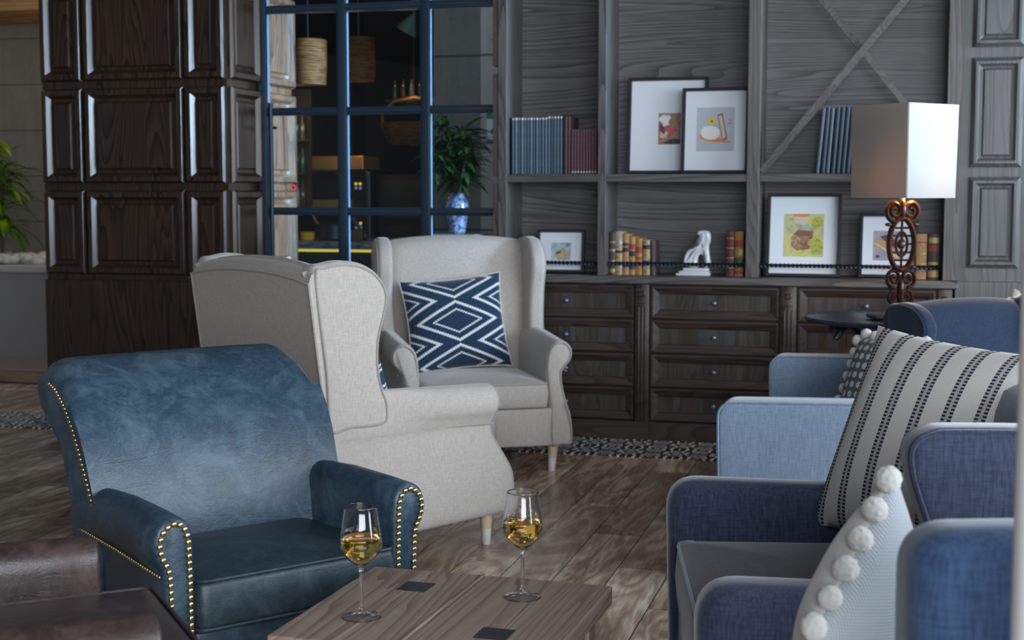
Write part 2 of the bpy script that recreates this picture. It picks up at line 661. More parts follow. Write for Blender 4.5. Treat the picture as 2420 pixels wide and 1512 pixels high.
def concrete_mat(name, joint, base=(0.30, 0.29, 0.265), z0=0.0):
    t = NT(name)
    co = t.coord()
    x, y, z = t.xyz(co)
    n1 = t.noise(co, 1.6, 4, 0.6)
    n2 = t.noise(co, 22, 4, 0.7)
    boards = t.noise(t.mapv(co, (3, 3, 0.3)), 5, 3, 0.6)
    f = t.m('ADD', t.m('MULTIPLY', n1, 0.5), t.m('ADD', t.m('MULTIPLY', n2, 0.25), t.m('MULTIPLY', boards, 0.3)))
    c = t.ramp(f, [(0.35, tuple(v * 0.62 for v in base)), (0.7, tuple(v * 1.1 for v in base))])
    pit = t.ramp(t.noise(co, 16, 1, 0.4), [(0.71, (0, 0, 0)), (0.76, (1, 1, 1))])
    c = t.mix(t.m('MULTIPLY', pit, 0.5), c, tuple(v * 0.35 for v in base))
    j = t.m('LESS_THAN', t.m('FRACT', t.m('DIVIDE', t.m('ADD', z, z0), joint)), 0.028)
    c = t.mix(t.m('MULTIPLY', j, 0.75), c, (0.04, 0.04, 0.04))
    t.bump(t.m('SUBTRACT', f, t.m('MULTIPLY', j, 1.5)), 0.3, 0.01)
    return t.set(color=c, rough=0.85)


# walls of the hall (outside the frame) and the dark back room
plaster = plain('pale_plaster', (0.30, 0.30, 0.30), 0.9)
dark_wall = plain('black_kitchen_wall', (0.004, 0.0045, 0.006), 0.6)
ceil_m = plain('ceiling_paint', (0.22, 0.23, 0.25), 0.9)
struct(obj('ceiling', box(-9, 5.5, -4.5, 8.3, 3.3, 3.4), ceil_m, None, False))
struct(obj('wall_left', box(-9.1, -9.0, -5, 17, 0, 3.4), plaster, None, False))
struct(obj('wall_behind', box(-9, 8, -5.1, -5.0, 0, 3.4), plaster, None, False))
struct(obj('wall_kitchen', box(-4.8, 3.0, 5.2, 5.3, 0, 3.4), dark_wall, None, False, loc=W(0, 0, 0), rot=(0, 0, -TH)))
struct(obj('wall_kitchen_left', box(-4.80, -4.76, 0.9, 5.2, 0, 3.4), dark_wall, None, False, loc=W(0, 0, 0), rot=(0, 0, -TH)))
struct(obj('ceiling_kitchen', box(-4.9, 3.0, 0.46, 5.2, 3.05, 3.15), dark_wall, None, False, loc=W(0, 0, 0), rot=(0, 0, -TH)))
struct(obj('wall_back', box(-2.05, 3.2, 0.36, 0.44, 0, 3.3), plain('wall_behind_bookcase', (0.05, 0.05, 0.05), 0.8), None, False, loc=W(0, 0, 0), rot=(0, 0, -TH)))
struct(obj('wall_concrete', box(-9.0, -4.81, 3.0, 3.2, 0, 3.4), concrete_mat('board_marked_concrete', 0.368, (0.235, 0.225, 0.185), 0.06), None, False, loc=W(0, 0, 0), rot=(0, 0, -TH)))


# ------------------------------------------------------------------ raised panels
def add_rings_panel(bm, x0, x1, z0, z1, rings, y_base=0.0, mi_field=0, mi=0, side=False):
    """concentric rectangles; rings = [(inset, out)] where out is towards the viewer (-y)"""
    vr = []
    for ins, out in rings:
        pts = [(x0 + ins, z0 + ins), (x1 - ins, z0 + ins), (x1 - ins, z1 - ins), (x0 + ins, z1 - ins)]
        if side:
            vr.append([bm.verts.new((y_base + out, -p, q)) for p, q in pts])
        else:
            vr.append([bm.verts.new((p, y_base - out, q)) for p, q in pts])
    for a, b in zip(vr, vr[1:]):
        for i in range(4):
            f = bm.faces.new((a[i], a[(i + 1) % 4], b[(i + 1) % 4], b[i]))
            f.material_index = mi
    f = bm.faces.new(vr[-1])
    f.material_index = mi_field
    f = bm.faces.new(vr[0])


TOWER_RINGS = [(0.0, 0.0), (0.0, 0.020), (0.009, 0.036), (0.036, 0.036), (0.056, 0.012), (0.074, 0.010), (0.083, 0.022)]


def tower(name, label, u0, u1, v1, cols, rows, z_low, ztop, m, mframe, rings=TOWER_RINGS, side_cols=None, gap=0.006):
    t = wthing(name, label, 'panelled column', u0, 0, 0)
    wd = u1 - u0
    obj('core', box(0, wd, 0, v1, 0, ztop), [mframe], t, False)
    obj('base_board', box(-0.012, wd + 0.012, -0.012, v1, 0, z_low, bev=0.004), [m], t, False)
    for (z0, z1) in rows:
        for (a, b) in cols:
            bm = bmesh.new()
            add_rings_panel(bm, a + gap, b - gap, z0, z1, rings, 0.0)
            obj('raised_panel', bm, m, t, False)
        if side_cols:
            for (a, b) in side_cols:
                bm = bmesh.new()
                # side face: x = wd + out, y runs back
                vr = []
                for ins, out in rings:
                    vr.append([bm.verts.new((wd + out, a + ins + gap, z0 + ins)), bm.verts.new((wd + out, b - ins - gap, z0 + ins)),
                               bm.verts.new((wd + out, b - ins - gap, z1 - ins)), bm.verts.new((wd + out, a + ins + gap, z1 - ins))])
                for p, q in zip(vr, vr[1:]):
                    for i in range(4):
                        bm.faces.new((p[i], p[(i + 1) % 4], q[(i + 1) % 4], q[i]))
                bm.faces.new(vr[-1])
                bm.faces.new(vr[0])
                obj('raised_panel', bm, m, t, False)
    return t


rowsL = [(0.825, 1.300), (1.343, 1.873), (1.917, 2.447), (2.49, 3.02)]
tower('panelled_column', 'dark brown oak panelled column left of the steel framed glass, beside the concrete wall',
      -4.755, -3.60, 0.88, [(0.0, 0.275), (0.275, 0.905), (0.905, 1.155)], rowsL, 0.79, 3.05,
      M['dark_v'], M['dark_v'], side_cols=[(0.0, 0.40), (0.46, 0.88)])
rowsR = [(0.925, 1.365), (1.412, 1.935), (1.985, 2.51)]
RR = [(0.0, 0.0), (0.0, 0.010), (0.018, 0.026), (0.030, 0.026), (0.042, 0.012), (0.052, 0.010), (0.060, 0.020)]
tower('panelled_column', 'grey oak panelled column at the right end of the bookcase behind the lamp',
      0.285, 0.60, 0.4, [(0.035, 0.285)], rowsR, 0.86, 3.05, M['grey_v'], M['grey_v'], RR)

# ------------------------------------------------------------------ steel framed glass (window_1)
WU0, WU1, WV = -3.59, -2.06, 0.43
win = bpy.data.objects.new('window_1', None)
COL.objects.link(win)
win.location = W(WU0, WV, 0)
win.rotation_euler = (0, 0, -TH)
struct(win)
win['label'] = 'blue grey steel framed glass partition with handle between column and bookcase'
bm = bmesh.new()
vert_u = [0.012, 0.505, 1.005]
zs = [0.06, 0.61, 1.18, 1.753, 2.335, 2.9]
for k, u in enumerate(vert_u):
    add_box(bm, u - 0.026, u + 0.026, -0.030, 0.030, 0, 3.0, 0.003)
    add_box(bm, u - 0.010, u + 0.034, -0.044, -0.028, 0, 3.0, 0.003)
for z in zs:
    add_box(bm, 0, WU1 - WU0, -0.026, 0.026, z - 0.022, z + 0.022, 0.003)
    add_box(bm, 0, WU1 - WU0, -0.040, -0.024, z - 0.010, z + 0.010, 0.002)
obj('window_frame', bm, M['steel_blue'], win, True)


def glass_pane_mat():
    t = NT('clear_window_glass')
    tr = t.n('ShaderNodeBsdfTransparent')
    tr.inputs[0].default_value = (0.93, 0.96, 0.96, 1)
    gl = t.n('ShaderNodeBsdfGlossy')
    gl.inputs['Roughness'].default_value = 0.02
    fr = t.n('ShaderNodeFresnel')
    fr.inputs[0].default_value = 1.45
    mx = t.n('ShaderNodeMixShader')
    t.t.links.new(fr.outputs[0], mx.inputs[0])
    t.t.links.new(tr.outputs[0], mx.inputs[1])
    t.t.links.new(gl.outputs[0], mx.inputs[2])
    t.t.links.new(mx.outputs[0], t.out.inputs[0])
    return t.mat


GP = glass_pane_mat()
for i in range(3):
    ua = vert_u[i] + 0.026
    ub = (vert_u[i + 1] - 0.026) if i < 2 else WU1 - WU0
    for j in range(5):
        obj('pane', box(ua, ub, -0.004, 0.004, zs[j] + 0.022, zs[j + 1] - 0.022), GP, win, False)
bm = bmesh.new()
add_tube(bm, [(0.10, -0.10, 0.70), (0.10, -0.10, 1.80)], 0.013, 12)
for z in (0.85, 1.66):
    add_tube(bm, [(0.10, -0.10, z), (0.10, -0.03, z)], 0.009, 10)
obj('door_handle', bm, M['iron'], win)

# ================================================================== BOOKCASE
SH_D = 0.33
bk = wthing('bookcase', 'grey brown oak bookcase with open bays and crossed braces above the drawers', 'bookcase', -2.05, 0, 0.86)
B0 = -2.05
ZB = 0.86
posts = [(-2.045, -1.998), (-1.510, -1.466), (-0.745, -0.680), (0.215, 0.285)]
for a, b in posts:
    obj('post', box(a - B0, b - B0, 0, SH_D, 0, 2.2, bev=0.003), M['oak_v'], bk, False)
# notched side cladding of the left end
for z0, z1 in ((0.0, 0.475), (0.515, 1.05), (1.09, 1.62), (1.66, 2.18)):
    obj('side_panel', box(-0.026, 0.005, 0.01, SH_D, z0, z1, bev=0.003), M['oak_v'], bk, False)
obj('back_panel', box(0.0, 0.285 - B0, SH_D, SH_D + 0.02, 0, 2.2), M['oak_back'], bk, False)
for a, b in ((-1.998, -1.510), (-1.466, -0.745), (-0.680, 0.215)):
    obj('shelf', box(a - B0, b - B0, 0.004, SH_D, 0.483, 0.524, bev=0.003), M['oak_h'], bk, False)
    obj('top_shelf', box(a - B0, b - B0, 0.004, SH_D, 2.16, 2.2), M['oak_h'], bk, False)


def brace(x0, z0, x1, z1, y0, y1, wd=0.034):
    bm = bmesh.new()
    d = Vector((x1 - x0, 0, z1 - z0)).normalized()
    n = Vector((-d.z, 0, d.x)) * wd / 2
    pts = [Vector((x0, 0, z0)) - n, Vector((x1, 0, z1)) - n, Vector((x1, 0, z1)) + n, Vector((x0, 0, z0)) + n]
    add_loft(bm, [[(p.x, y0, p.z) for p in pts], [(p.x, y1, p.z) for p in pts]])
    return bm


xa, xb = -0.680 - B0, 0.215 - B0
obj('brace', brace(xa + 0.01, 0.535, xb - 0.05, 1.555, 0.01, 0.07, 0.034), M['oak_y'], bk, False)
obj('brace', brace(xa + 0.10, 1.62, xb - 0.10, 0.745, 0.072, 0.125, 0.03), M['oak_y'], bk, False)

# worktop
o = obj('worktop', box(0, 2.34, -0.022, SH_D + 0.02, -0.040, 0, bev=0.006), M['oak_h'], None, False, loc=W(-2.05, 0, 0.86), rot=(0, 0, -TH))
tag(o, 'long brown oak ledge between the drawers and the open shelves', 'worktop')

DR = [(0.640, 0.812), (0.462, 0.634), (0.284, 0.456), (0.106, 0.278)]
DRING = [(0, 0), (0, 0.020), (0.004, 0.024), (0.012, 0.024), (0.042, 0.014), (0.044, 0.004), (0.047, 0.003)]


def drawer_unit(ua, ub, pil, label):
    t = wthing('drawer_cabinet', label, 'drawer cabinet', ua, 0, 0, )
    wd = ub - ua
    full = (pil[1] if pil else ub) - ua
    obj('body', box(0, full, 0.03, 0.34, 0.0, 0.82), M['drawer_h'], t, False)
    obj('plinth', box(0, full, 0.0, 0.03, 0.0, 0.10, bev=0.003), M['dark_h'], t, False)
    for z0, z1 in DR:
        bm = bmesh.new()
        add_rings_panel(bm, 0.004, wd - 0.004, z0, z1, DRING, 0.028, mi_field=1)
        d = obj('drawer', bm, [M['drawer_h'], M['drawer_v']], t, False)
        bm = bmesh.new()
        add_tube(bm, [(wd / 2, 0.028, (z0 + z1) / 2), (wd / 2, 0.004, (z0 + z1) / 2)], 0.005, 10)
        add_sphere(bm, (wd / 2, -0.006, (z0 + z1) / 2), 0.0135, 18, 12, (1, 0.8, 1))
        obj('knob', bm, M['pewter'], d)
    if pil:
        a, b = pil[0] - ua, pil[1] - ua
        bm = bmesh.new()
        add_box(bm, a + 0.003, b - 0.003, -0.004, 0.03, 0.10, 0.818, 0.003)
        wv = (b - a)
        for k in range(3):
            x = a + wv * (0.27 + 0.23 * k)
            add_box(bm, x - 0.0055, x + 0.0055, -0.010, 0.0, 0.115, 0.700, 0.004)
        add_box(bm, a + 0.02, b - 0.02, -0.009, 0.0, 0.716, 0.723, 0.002)
        add_lathe_y(bm, [(0.0165, 0.0), (0.0165, 0.006), (0.013, 0.008), (0.011, 0.004), (0.001, 0.004)], (a + wv / 2, -0.004, 0.768))
        obj('pilaster', bm, M['drawer_h'], t)
    return t


def add_lathe_y(bm, prof, c, n=24, mi=0):
    rings = [[(c[0] + r * math.cos(2 * PI * k / n), c[1] - h, c[2] + r * math.sin(2 * PI * k / n)) for k in range(n)] for r, h in prof]
    add_loft(bm, rings, True, True, mi)


drawer_unit(-2.04, -1.309, (-1.309, -1.231), 'dark oak unit of four drawers behind the beige wing chair')
drawer_unit(-1.231, -0.567, (-0.567, -0.483), 'dark oak unit of four drawers in the middle, under the white scroll ornament')
drawer_unit(-0.483, 0.193, (0.193, 0.266), 'dark oak unit of four drawers on the right, behind the round iron table')


# twisted gallery rails
def twist_rail(ua, ub, label):
    bm = bmesh.new()
    L = ub - ua
    n = int(L / 0.008)
    rings = []
    for i in range(n + 1):
        x = L * i / n
        a = x / 0.085 * 2 * PI
        ring = []
        for k in range(8):
            th = 2 * PI * k / 8
            r = 0.0108 if k % 2 == 0 else 0.0055
            ring.append((x, r * math.cos(th + a), r * math.sin(th + a)))
        rings.append(ring)
    add_loft(bm, rings)
    for x in (0.002, L - 0.002):
        add_box(bm, x - 0.003, x + 0.003, -0.014, 0.014, -0.014, 0.014, 0.003)
    o = obj('gallery_rail', bm, M['iron'], None, loc=W(ua, 0.045, 0.921), rot=(0, 0, -TH))
    return tag(o, label, 'rail')


twist_rail(-1.998, -1.510, 'twisted black iron rail across the left bay in front of the small square picture')
twist_rail(-1.466, -0.745, 'twisted black iron rail across the middle bay in front of the ornament')
twist_rail(-0.680, 0.215, 'twisted black iron rail across the right bay in front of two pictures')


# ------------------------------------------------------------------ pictures
def col(name, c, rough=0.6):
    return plain(name, c, rough)


PC = {
    'grey': col('photo_grey', (0.50, 0.53, 0.58)), 'white': col('photo_white', (0.8, 0.8, 0.8)),
    'brown': col('photo_brown', (0.24, 0.10, 0.05)), 'tan': col('photo_tan', (0.50, 0.30, 0.16)),
    'yellow': col('photo_yellow', (0.80, 0.52, 0.02)), 'orange': col('photo_orange', (0.70, 0.25, 0.06)),
    'pink': col('photo_pink', (0.55, 0.10, 0.16)), 'dark': col('photo_dark', (0.04, 0.045, 0.06)),
    'green': col('photo_green', (0.16, 0.28, 0.05)), 'teal': col('photo_teal', (0.20, 0.42, 0.42)),
    'cream': col('photo_cream', (0.62, 0.54, 0.42)), 'lime': col('photo_lime', (0.50, 0.56, 0.12)),
    'plum': col('photo_plum', (0.14, 0.05, 0.09)), 'blue': col('photo_blue', (0.16, 0.22, 0.36)),
}
PCK = list(PC)


def noisy_photo(name, cols, scale=30, seed=0.0):
    t = NT(name)
    v = t.mapv(t.coord(), (1, 1, 1), (seed, seed, seed))
    n = t.noise(v, scale, 4, 0.65, 0.8)
    k = len(cols)
    return t.set(color=t.ramp(n, [(0.30 + 0.42 * i / (k - 1), c) for i, c in enumerate(cols)]), rough=0.6)


def blob(rx, rz, a=0, n=20, wob=0.0, seed=0):
    rnd = random.Random(seed)
    out = []
    for k in range(n):
        th = 2 * PI * k / n
        s = 1 + rnd.uniform(-wob, wob)
        x, z = rx * s * math.cos(th), rz * s * math.sin(th)
        out.append((x * math.cos(a) - z * math.sin(a), x * math.sin(a) + z * math.cos(a)))
    return out


def picture(u, z, wd, ht, tilt, label, photo, mats, v_base, shapes, fr=0.015, yaw=0.0, pc=(0, 0), depth=0.036):
    """picture leaning back; u, z bottom centre; photo=(w, h) of the print; shapes=[(matkey, pts, dx, dz)]"""
    t = wthing('framed_picture', label, 'picture', u, v_base, z)
    t.rotation_euler = (-tilt, 0, -TH + yaw)
    bm = bmesh.new()
    x0, x1 = -wd / 2, wd / 2
    for a, b, c, d in ((x0, x1, 0, fr), (x0, x1, ht - fr, ht), (x0, x0 + fr, fr, ht - fr), (x1 - fr, x1, fr, ht - fr)):
        add_box(bm, a, b, -depth, 0, c, d, 0.0015)
    add_box(bm, x0 + 0.004, x1 - 0.004, -0.004, 0.0, 0.004, ht - 0.004)
    obj('frame', bm, M['black_frame'], t, False)
    obj('mat', box(x0 + fr, x1 - fr, -0.010, -0.0045, fr, ht - fr), M['paper'], t, False)
    pw, ph = photo
    cx, cz = pc[0], ht / 2 + pc[1]
    bm = box(cx - pw / 2, cx + pw / 2, -0.0112, -0.0102, cz - ph / 2, cz + ph / 2)
    lst = [mats]
    y = -0.0114
    for key, pts, dx, dz in shapes:
        cl = [(min(max(px + dx, -pw / 2), pw / 2) + cx, min(max(pz + dz, -ph / 2), ph / 2) + cz) for px, pz in pts]
        vs = [bm.verts.new((a, y, b)) for a, b in cl]
        y -= 0.00012
        f = bm.faces.new(vs)
        mm = PC[key] if isinstance(key, str) else key
        if mm not in lst:
            lst.append(mm)
        f.material_index = lst.index(mm)
    obj('photograph', bm, lst, t, False)
    return t


grey_sky = noisy_photo('photo_pale_ground', [(0.42, 0.46, 0.54), (0.52, 0.56, 0.62)], 6)
meat = noisy_photo('photo_meat', [(0.08, 0.03, 0.02), (0.35, 0.18, 0.10), (0.60, 0.42, 0.28)], 60)
salad = noisy_photo('photo_salad', [(0.03, 0.05, 0.06), (0.35, 0.30, 0.20), (0.45, 0.04, 0.07), (0.70, 0.66, 0.62)], 45, 3)
salad2 = noisy_photo('photo_greens', [(0.10, 0.18, 0.03), (0.40, 0.45, 0.08), (0.75, 0.40, 0.10)], 70, 5)
bread = noisy_photo('photo_bread', [(0.25, 0.15, 0.08), (0.50, 0.38, 0.25), (0.65, 0.60, 0.52)], 50, 2)
bokeh = noisy_photo('photo_teal_blur', [(0.10, 0.20, 0.22), (0.40, 0.55, 0.60), (0.70, 0.76, 0.80)], 18, 8)
yellow_g = noisy_photo('photo_yellow_ground', [(0.22, 0.26, 0.38), (0.50, 0.50, 0.22), (0.60, 0.58, 0.15), (0.35, 0.38, 0.52)], 14, 4)

zs1 = 1.386
picture(-1.183, zs1, 0.42, 0.505, R(6), 'larger portrait picture with wide white mat on the upper shelf, partly covered by another',
        (0.118, 0.165), salad, 0.215, [('white', blob(0.03, 0.03, 0, 14, 0.3, 1), -0.025, 0.045), ('pink', blob(0.020, 0.018, 0, 14, 0.2, 2), 0.008, -0.012),
         ('dark', blob(0.05, 0.014, 0.1, 14, 0.2, 3), 0.02, -0.068), ('cream', blob(0.022, 0.016, 0.3, 14, 0.3, 5), -0.03, -0.03),
         ('plum', blob(0.012, 0.03, 0.5, 10, 0.3, 6), -0.04, 0.0)], pc=(0.01, -0.015))
picture(-0.921, zs1, 0.345, 0.44, R(5), 'portrait picture of a white scoop with a yellow flower, foremost on the upper shelf',
        (0.195, 0.225), grey_sky, 0.135, [('orange', blob(0.060, 0.020, -0.15, 18, 0.15, 4), -0.025, -0.045), ('white', blob(0.050, 0.036, -0.1, 22, 0.04, 5), -0.028, -0.018),
         ('brown', [(0.008, 0.074), (0.034, 0.084), (0.062, -0.050), (0.036, -0.060)], 0, 0), ('cream', [(0.014, 0.068), (0.030, 0.073), (0.054, -0.042), (0.038, -0.050)], 0, 0),
         ('yellow', blob(0.020, 0.020, 0, 14, 0.15, 6), -0.020, 0.043), ('dark', blob(0.007, 0.006, 0, 9, 0.2, 7), -0.020, 0.041), ('tan', blob(0.012, 0.004, 0.1, 10), 0.072, 0.030),
         ('tan', blob(0.010, 0.004, -0.5, 10), 0.076, 0.045), ('orange', blob(0.035, 0.006, -0.2, 10), 0.05, -0.062)], pc=(0.0, 0.008), yaw=R(-2))
picture(-1.737, 0.86, 0.258, 0.232, R(10), 'small square picture of a bun on the ledge beside the beige wing chair',
        (0.108, 0.095), bokeh, 0.14, [(bread, blob(0.046, 0.025, 0, 18, 0.10, 8), 0.003, -0.020), ('dark', blob(0.018, 0.006, 0.4, 9, 0.2), -0.015, -0.006),
         ('orange', blob(0.020, 0.004, -0.5, 9, 0.2), 0.012, 0.010), ('green', blob(0.008, 0.006, 0, 9, 0.3), -0.004, 0.003)], yaw=R(4))
picture(-0.465, 0.86, 0.372, 0.425, R(8), 'square colourful food picture in a black frame on the ledge, left of the lamp',
        (0.200, 0.220), yellow_g, 0.12, [(meat, [(-0.062, -0.010), (-0.035, 0.022), (0.050, 0.018), (0.030, -0.070), (-0.03, -0.080), (-0.066, -0.055)], 0, 0),
         ('brown', [(-0.055, 0.005), (-0.030, 0.028), (0.050, 0.022), (0.030, -0.004), (-0.02, -0.002)], 0, 0), (salad2, blob(0.035, 0.05, 0.2, 14, 0.2, 9), 0.062, -0.055),
         ('cream', blob(0.040, 0.024, 0.0, 14, 0.15, 10), -0.012, 0.080), ('orange', blob(0.045, 0.010, 0.05, 14, 0.15, 10), -0.012, 0.104), (salad2, blob(0.03, 0.03, 0, 12, 0.2, 11), 0.065, 0.065),
         ('lime', blob(0.014, 0.014, 0, 10, 0.2), -0.020, -0.087)], yaw=R(-3))
picture(-0.045, 0.86, 0.285, 0.325, R(8), 'smaller black framed picture on the ledge, partly hidden by the carved lamp stand',
        (0.150, 0.150), noisy_photo('photo_grey_slate', [(0.25, 0.27, 0.33), (0.40, 0.42, 0.50)], 9), 0.14,
        [('tan', [(-0.07, 0.030), (-0.03, 0.045), (0.065, -0.045), (0.055, -0.075), (-0.07, -0.0)], 0, 0), ('plum', [(-0.045, 0.045), (0.0, 0.060), (0.065, 0.0), (0.03, -0.015)], 0, 0),
         ('cream', [(-0.07, 0.018), (0.055, -0.060), (0.05, -0.066), (-0.07, 0.010)], 0, 0), ('plum', blob(0.010, 0.008), -0.052, -0.055)], yaw=R(-3))


# ------------------------------------------------------------------ books
def book_mesh(t, h, d, r=0.35):
    """book standing, spine to the front; x thickness"""
    bm = bmesh.new()
    out = [(-t / 2, d), (-t / 2, 0.004), (-t * 0.3, 0.0008), (0, 0), (t * 0.3, 0.0008), (t / 2, 0.004), (t / 2, d), (t / 2 - 0.002, d), (t / 2 - 0.002, 0.006), (-t / 2 + 0.002, 0.006), (-t / 2 + 0.002, d)]
    add_loft(bm, [[(x, y, 0) for x, y in out], [(x, y, h) for x, y in out]])
    return bm


def page_mesh(t, h, d):
    return box(-t / 2 + 0.002, t / 2 - 0.002, 0.006, d - 0.004, 0.004, h - 0.004)


pages = plain('page_edges', (0.45, 0.40, 0.30), 0.9)


def cloth_mat(name, c, c2):
    t = NT(name)
    n = t.noise(t.mapv(t.coord(), (1, 1, 0.3)), 160, 3, 0.6)
    return t.set(color=t.ramp(n, [(0.35, c2), (0.65, c)]), rough=0.5)


slate = cloth_mat('slate_blue_binding', (0.060, 0.105, 0.155), (0.028, 0.050, 0.078))
burg = cloth_mat('burgundy_binding', (0.115, 0.042, 0.062), (0.070, 0.025, 0.038))
steelb = cloth_mat('steel_blue_binding', (0.022, 0.046, 0.074), (0.011, 0.024, 0.040))
greyb = cloth_mat('pale_grey_blue_binding', (0.10, 0.13, 0.18), (0.06, 0.08, 0.11))


def make_book(label, t, h, d, m, bands=None, tip=None, group=None):
    r = thing('book', label, 'book', group=group)
    obj('cover', book_mesh(t, h, d), m, r, True, 50)
    obj('pages', page_mesh(t, h, d), pages, r, False)
    if bands:
        for z0, z1, bmat, out in bands:
            bm = bmesh.new()
            x = t / 2
            o2 = [(-x * 1.01, 0.007), (-x * 1.01, 0.0035 - out), (-x * 0.6, 0.0004 - out), (0, -0.0004 - out), (x * 0.6, 0.0004 - out), (x * 1.01, 0.0035 - out), (x * 1.01, 0.007)]
            add_loft(bm, [[(a, b, z0 * h) for a, b in o2], [(a, b, z1 * h) for a, b in o2]])
            obj('spine_band', bm, bmat, r, True, 50)
    return r


def copy_tree(o, parent=None):
    c = o.copy()
    COL.objects.link(c)
    c.parent = parent
    for ch in [x for x in bpy.data.objects if x.parent == o]:
        copy_tree(ch, c)
    return c


def place_w(o, u, v, z, lean=0.0, yaw=0.0):
    o.location = W(u, v, z)
    o.rotation_euler = (0, lean, -TH + yaw)


silver = plain('silvered_print', (0.34, 0.35, 0.34), 0.45, 0.5)
gold = plain('gilt_print', (0.34, 0.25, 0.09), 0.45, 0.5)
G1 = 'slim slate blue volumes on the upper left shelf'
first = make_book('slim slate blue volume in the row on the upper left shelf', 0.0150, 0.298, 0.20, slate,
                  [(0.955, 0.985, silver, 0.0)], group=G1)
n1 = 17
for i in range(n1):
    b = first if i == 0 else copy_tree(first)
    place_w(b, -1.978 + i * 0.0162, 0.05 + random.uniform(0, 0.006), zs1)
    if i >= 12:
        b.scale = (0.95, 1, 1.02)
bt = make_book('tall burgundy volume beside the slate blue row on the upper left shelf', 0.0165, 0.300, 0.20, burg,
               group='two tall burgundy volumes on the upper left shelf')
for i in range(2):
    b = bt if i == 0 else copy_tree(bt)
    place_w(b, -1.694 + i * 0.018, 0.06, zs1)
bs = make_book('short burgundy volume in the row by the post on the upper left shelf', 0.0140, 0.232, 0.17, burg,
               [(0.03, 0.06, silver, 0.0)], group='short burgundy volumes on the upper left shelf')
for i in range(9):
    b = bs if i == 0 else copy_tree(bs)
    place_w(b, -1.657 + i * 0.0154, 0.05 + random.uniform(0, 0.004), zs1)
# right upper shelf: leaning blue volumes
GR = 'tall dark blue volumes on the upper right shelf'
gl = make_book('pale grey blue volume leaning at the left end of the upper right shelf row', 0.018, 0.325, 0.2, greyb, group='two pale grey blue leaning volumes')
for i, (u, ln) in enumerate(((-0.402, R(5)), (-0.352, R(4)))):
    b = gl if i == 0 else copy_tree(gl)
    place_w(b, u, 0.11, zs1 + 0.001, ln)
sb = make_book('tall dark blue volume in the leaning row on the upper right shelf', 0.0215, 0.330, 0.2, steelb, group=GR)
for i in range(15):
    b = sb if i == 0 else copy_tree(sb)
    k = 0 if i > 0 else 1
    u = -0.376 if i == 0 else -0.327 + (i - 1) * 0.0245
    place_w(b, u, 0.11, zs1 + 0.001, R(4) if i < 5 else R(2.4) if i < 9 else R(0.6))


# antique books on the ledge
def antique(name, c, c2):
    return cloth_mat(name, c, c2)


calf = antique('calf_binding', (0.46, 0.26, 0.10), (0.30, 0.15, 0.055))
pale_calf = antique('pale_gilt_calf', (0.42, 0.36, 0.24), (0.24, 0.20, 0.13))
red_l = antique('oxblood_binding', (0.15, 0.030, 0.028), (0.08, 0.018, 0.018))
amber = antique('amber_binding', (0.45, 0.21, 0.04), (0.28, 0.12, 0.025))
brown_b = antique('dark_brown_binding', (0.075, 0.045, 0.045), (0.04, 0.025, 0.025))
black_lab = plain('black_spine_label', (0.02, 0.02, 0.03), 0.5)
red_lab = plain('red_spine_label', (0.30, 0.03, 0.03), 0.5)
green_lab = plain('green_spine_label', (0.02, 0.08, 0.04), 0.5)
navy_lab = plain('navy_spine_label', (0.03, 0.04, 0.09), 0.5)


def bands(spec):
    return spec


specs = [
    (-1.447, 0.030, 0.222, brown_b, [(0.05, 0.14, gold, 0), (0.3, 0.34, gold, 0), (0.55, 0.60, gold, 0), (0.75, 0.78, gold, 0)], 'antique book at the left end of the ledge row, half hidden by the post', 0.04),
    (-1.412, 0.036, 0.226, pale_calf, [(0.04, 0.10, gold, .001), (0.16, 0.30, silver, .001), (0.36, 0.46, gold, .001), (0.50, 0.56, black_lab, .001), (0.62, 0.66, gold, .001), (0.7, 0.78, silver, .001)], 'antique book with pale gilded spine, tallest of the ledge row', 0),
    (-1.375, 0.032, 0.214, calf, [(0.18, 0.30, navy_lab, .001), (0.155, 0.17, gold, .0015), (0.56, 0.66, black_lab, .001), (0.70, 0.78, navy_lab, .001)], 'antique tan book with two black spine labels and a dark foot label', 0),
    (-1.341, 0.032, 0.200, calf, [(0.14, 0.27, navy_lab, .001), (0.48, 0.62, black_lab, .001), (0.66, 0.80, red_lab, .001), (0.9, 0.92, gold, .001)], 'antique tan book with red and black labels in the middle of the ledge row', 0),
    (-1.306, 0.034, 0.192, amber, [(0.42, 0.48, red_lab, .001), (0.60, 0.76, red_lab, .001), (0.52, 0.54, gold, .001), (0.93, 0.95, gold, .001)], 'amber antique book with a red spine label in the ledge row', 0),
    (-1.266, 0.036, 0.182, pale_calf, [(0.05, 0.15, gold, .001), (0.24, 0.33, silver, .001), (0.36, 0.42, navy_lab, .001), (0.50, 0.60, gold, .001), (0.64, 0.7, gold, .001), (0.74, 0.86, black_lab, .001), (0.9, 0.97, gold, .001)], 'short antique book with heavily gilded spine near the end of the ledge row', 0),
    (-1.232, 0.028, 0.180, brown_b, [], 'short dark brown book at the right end of the ledge row', R(-1)),
]
for u, t_, h_, m_, bd, lb, ln in specs:
    b = make_book(lb, t_, h_, 0.14, m_, bd)
    place_w(b, u, 0.085, 0.86, ln if abs(ln) < 0.03 else 0)
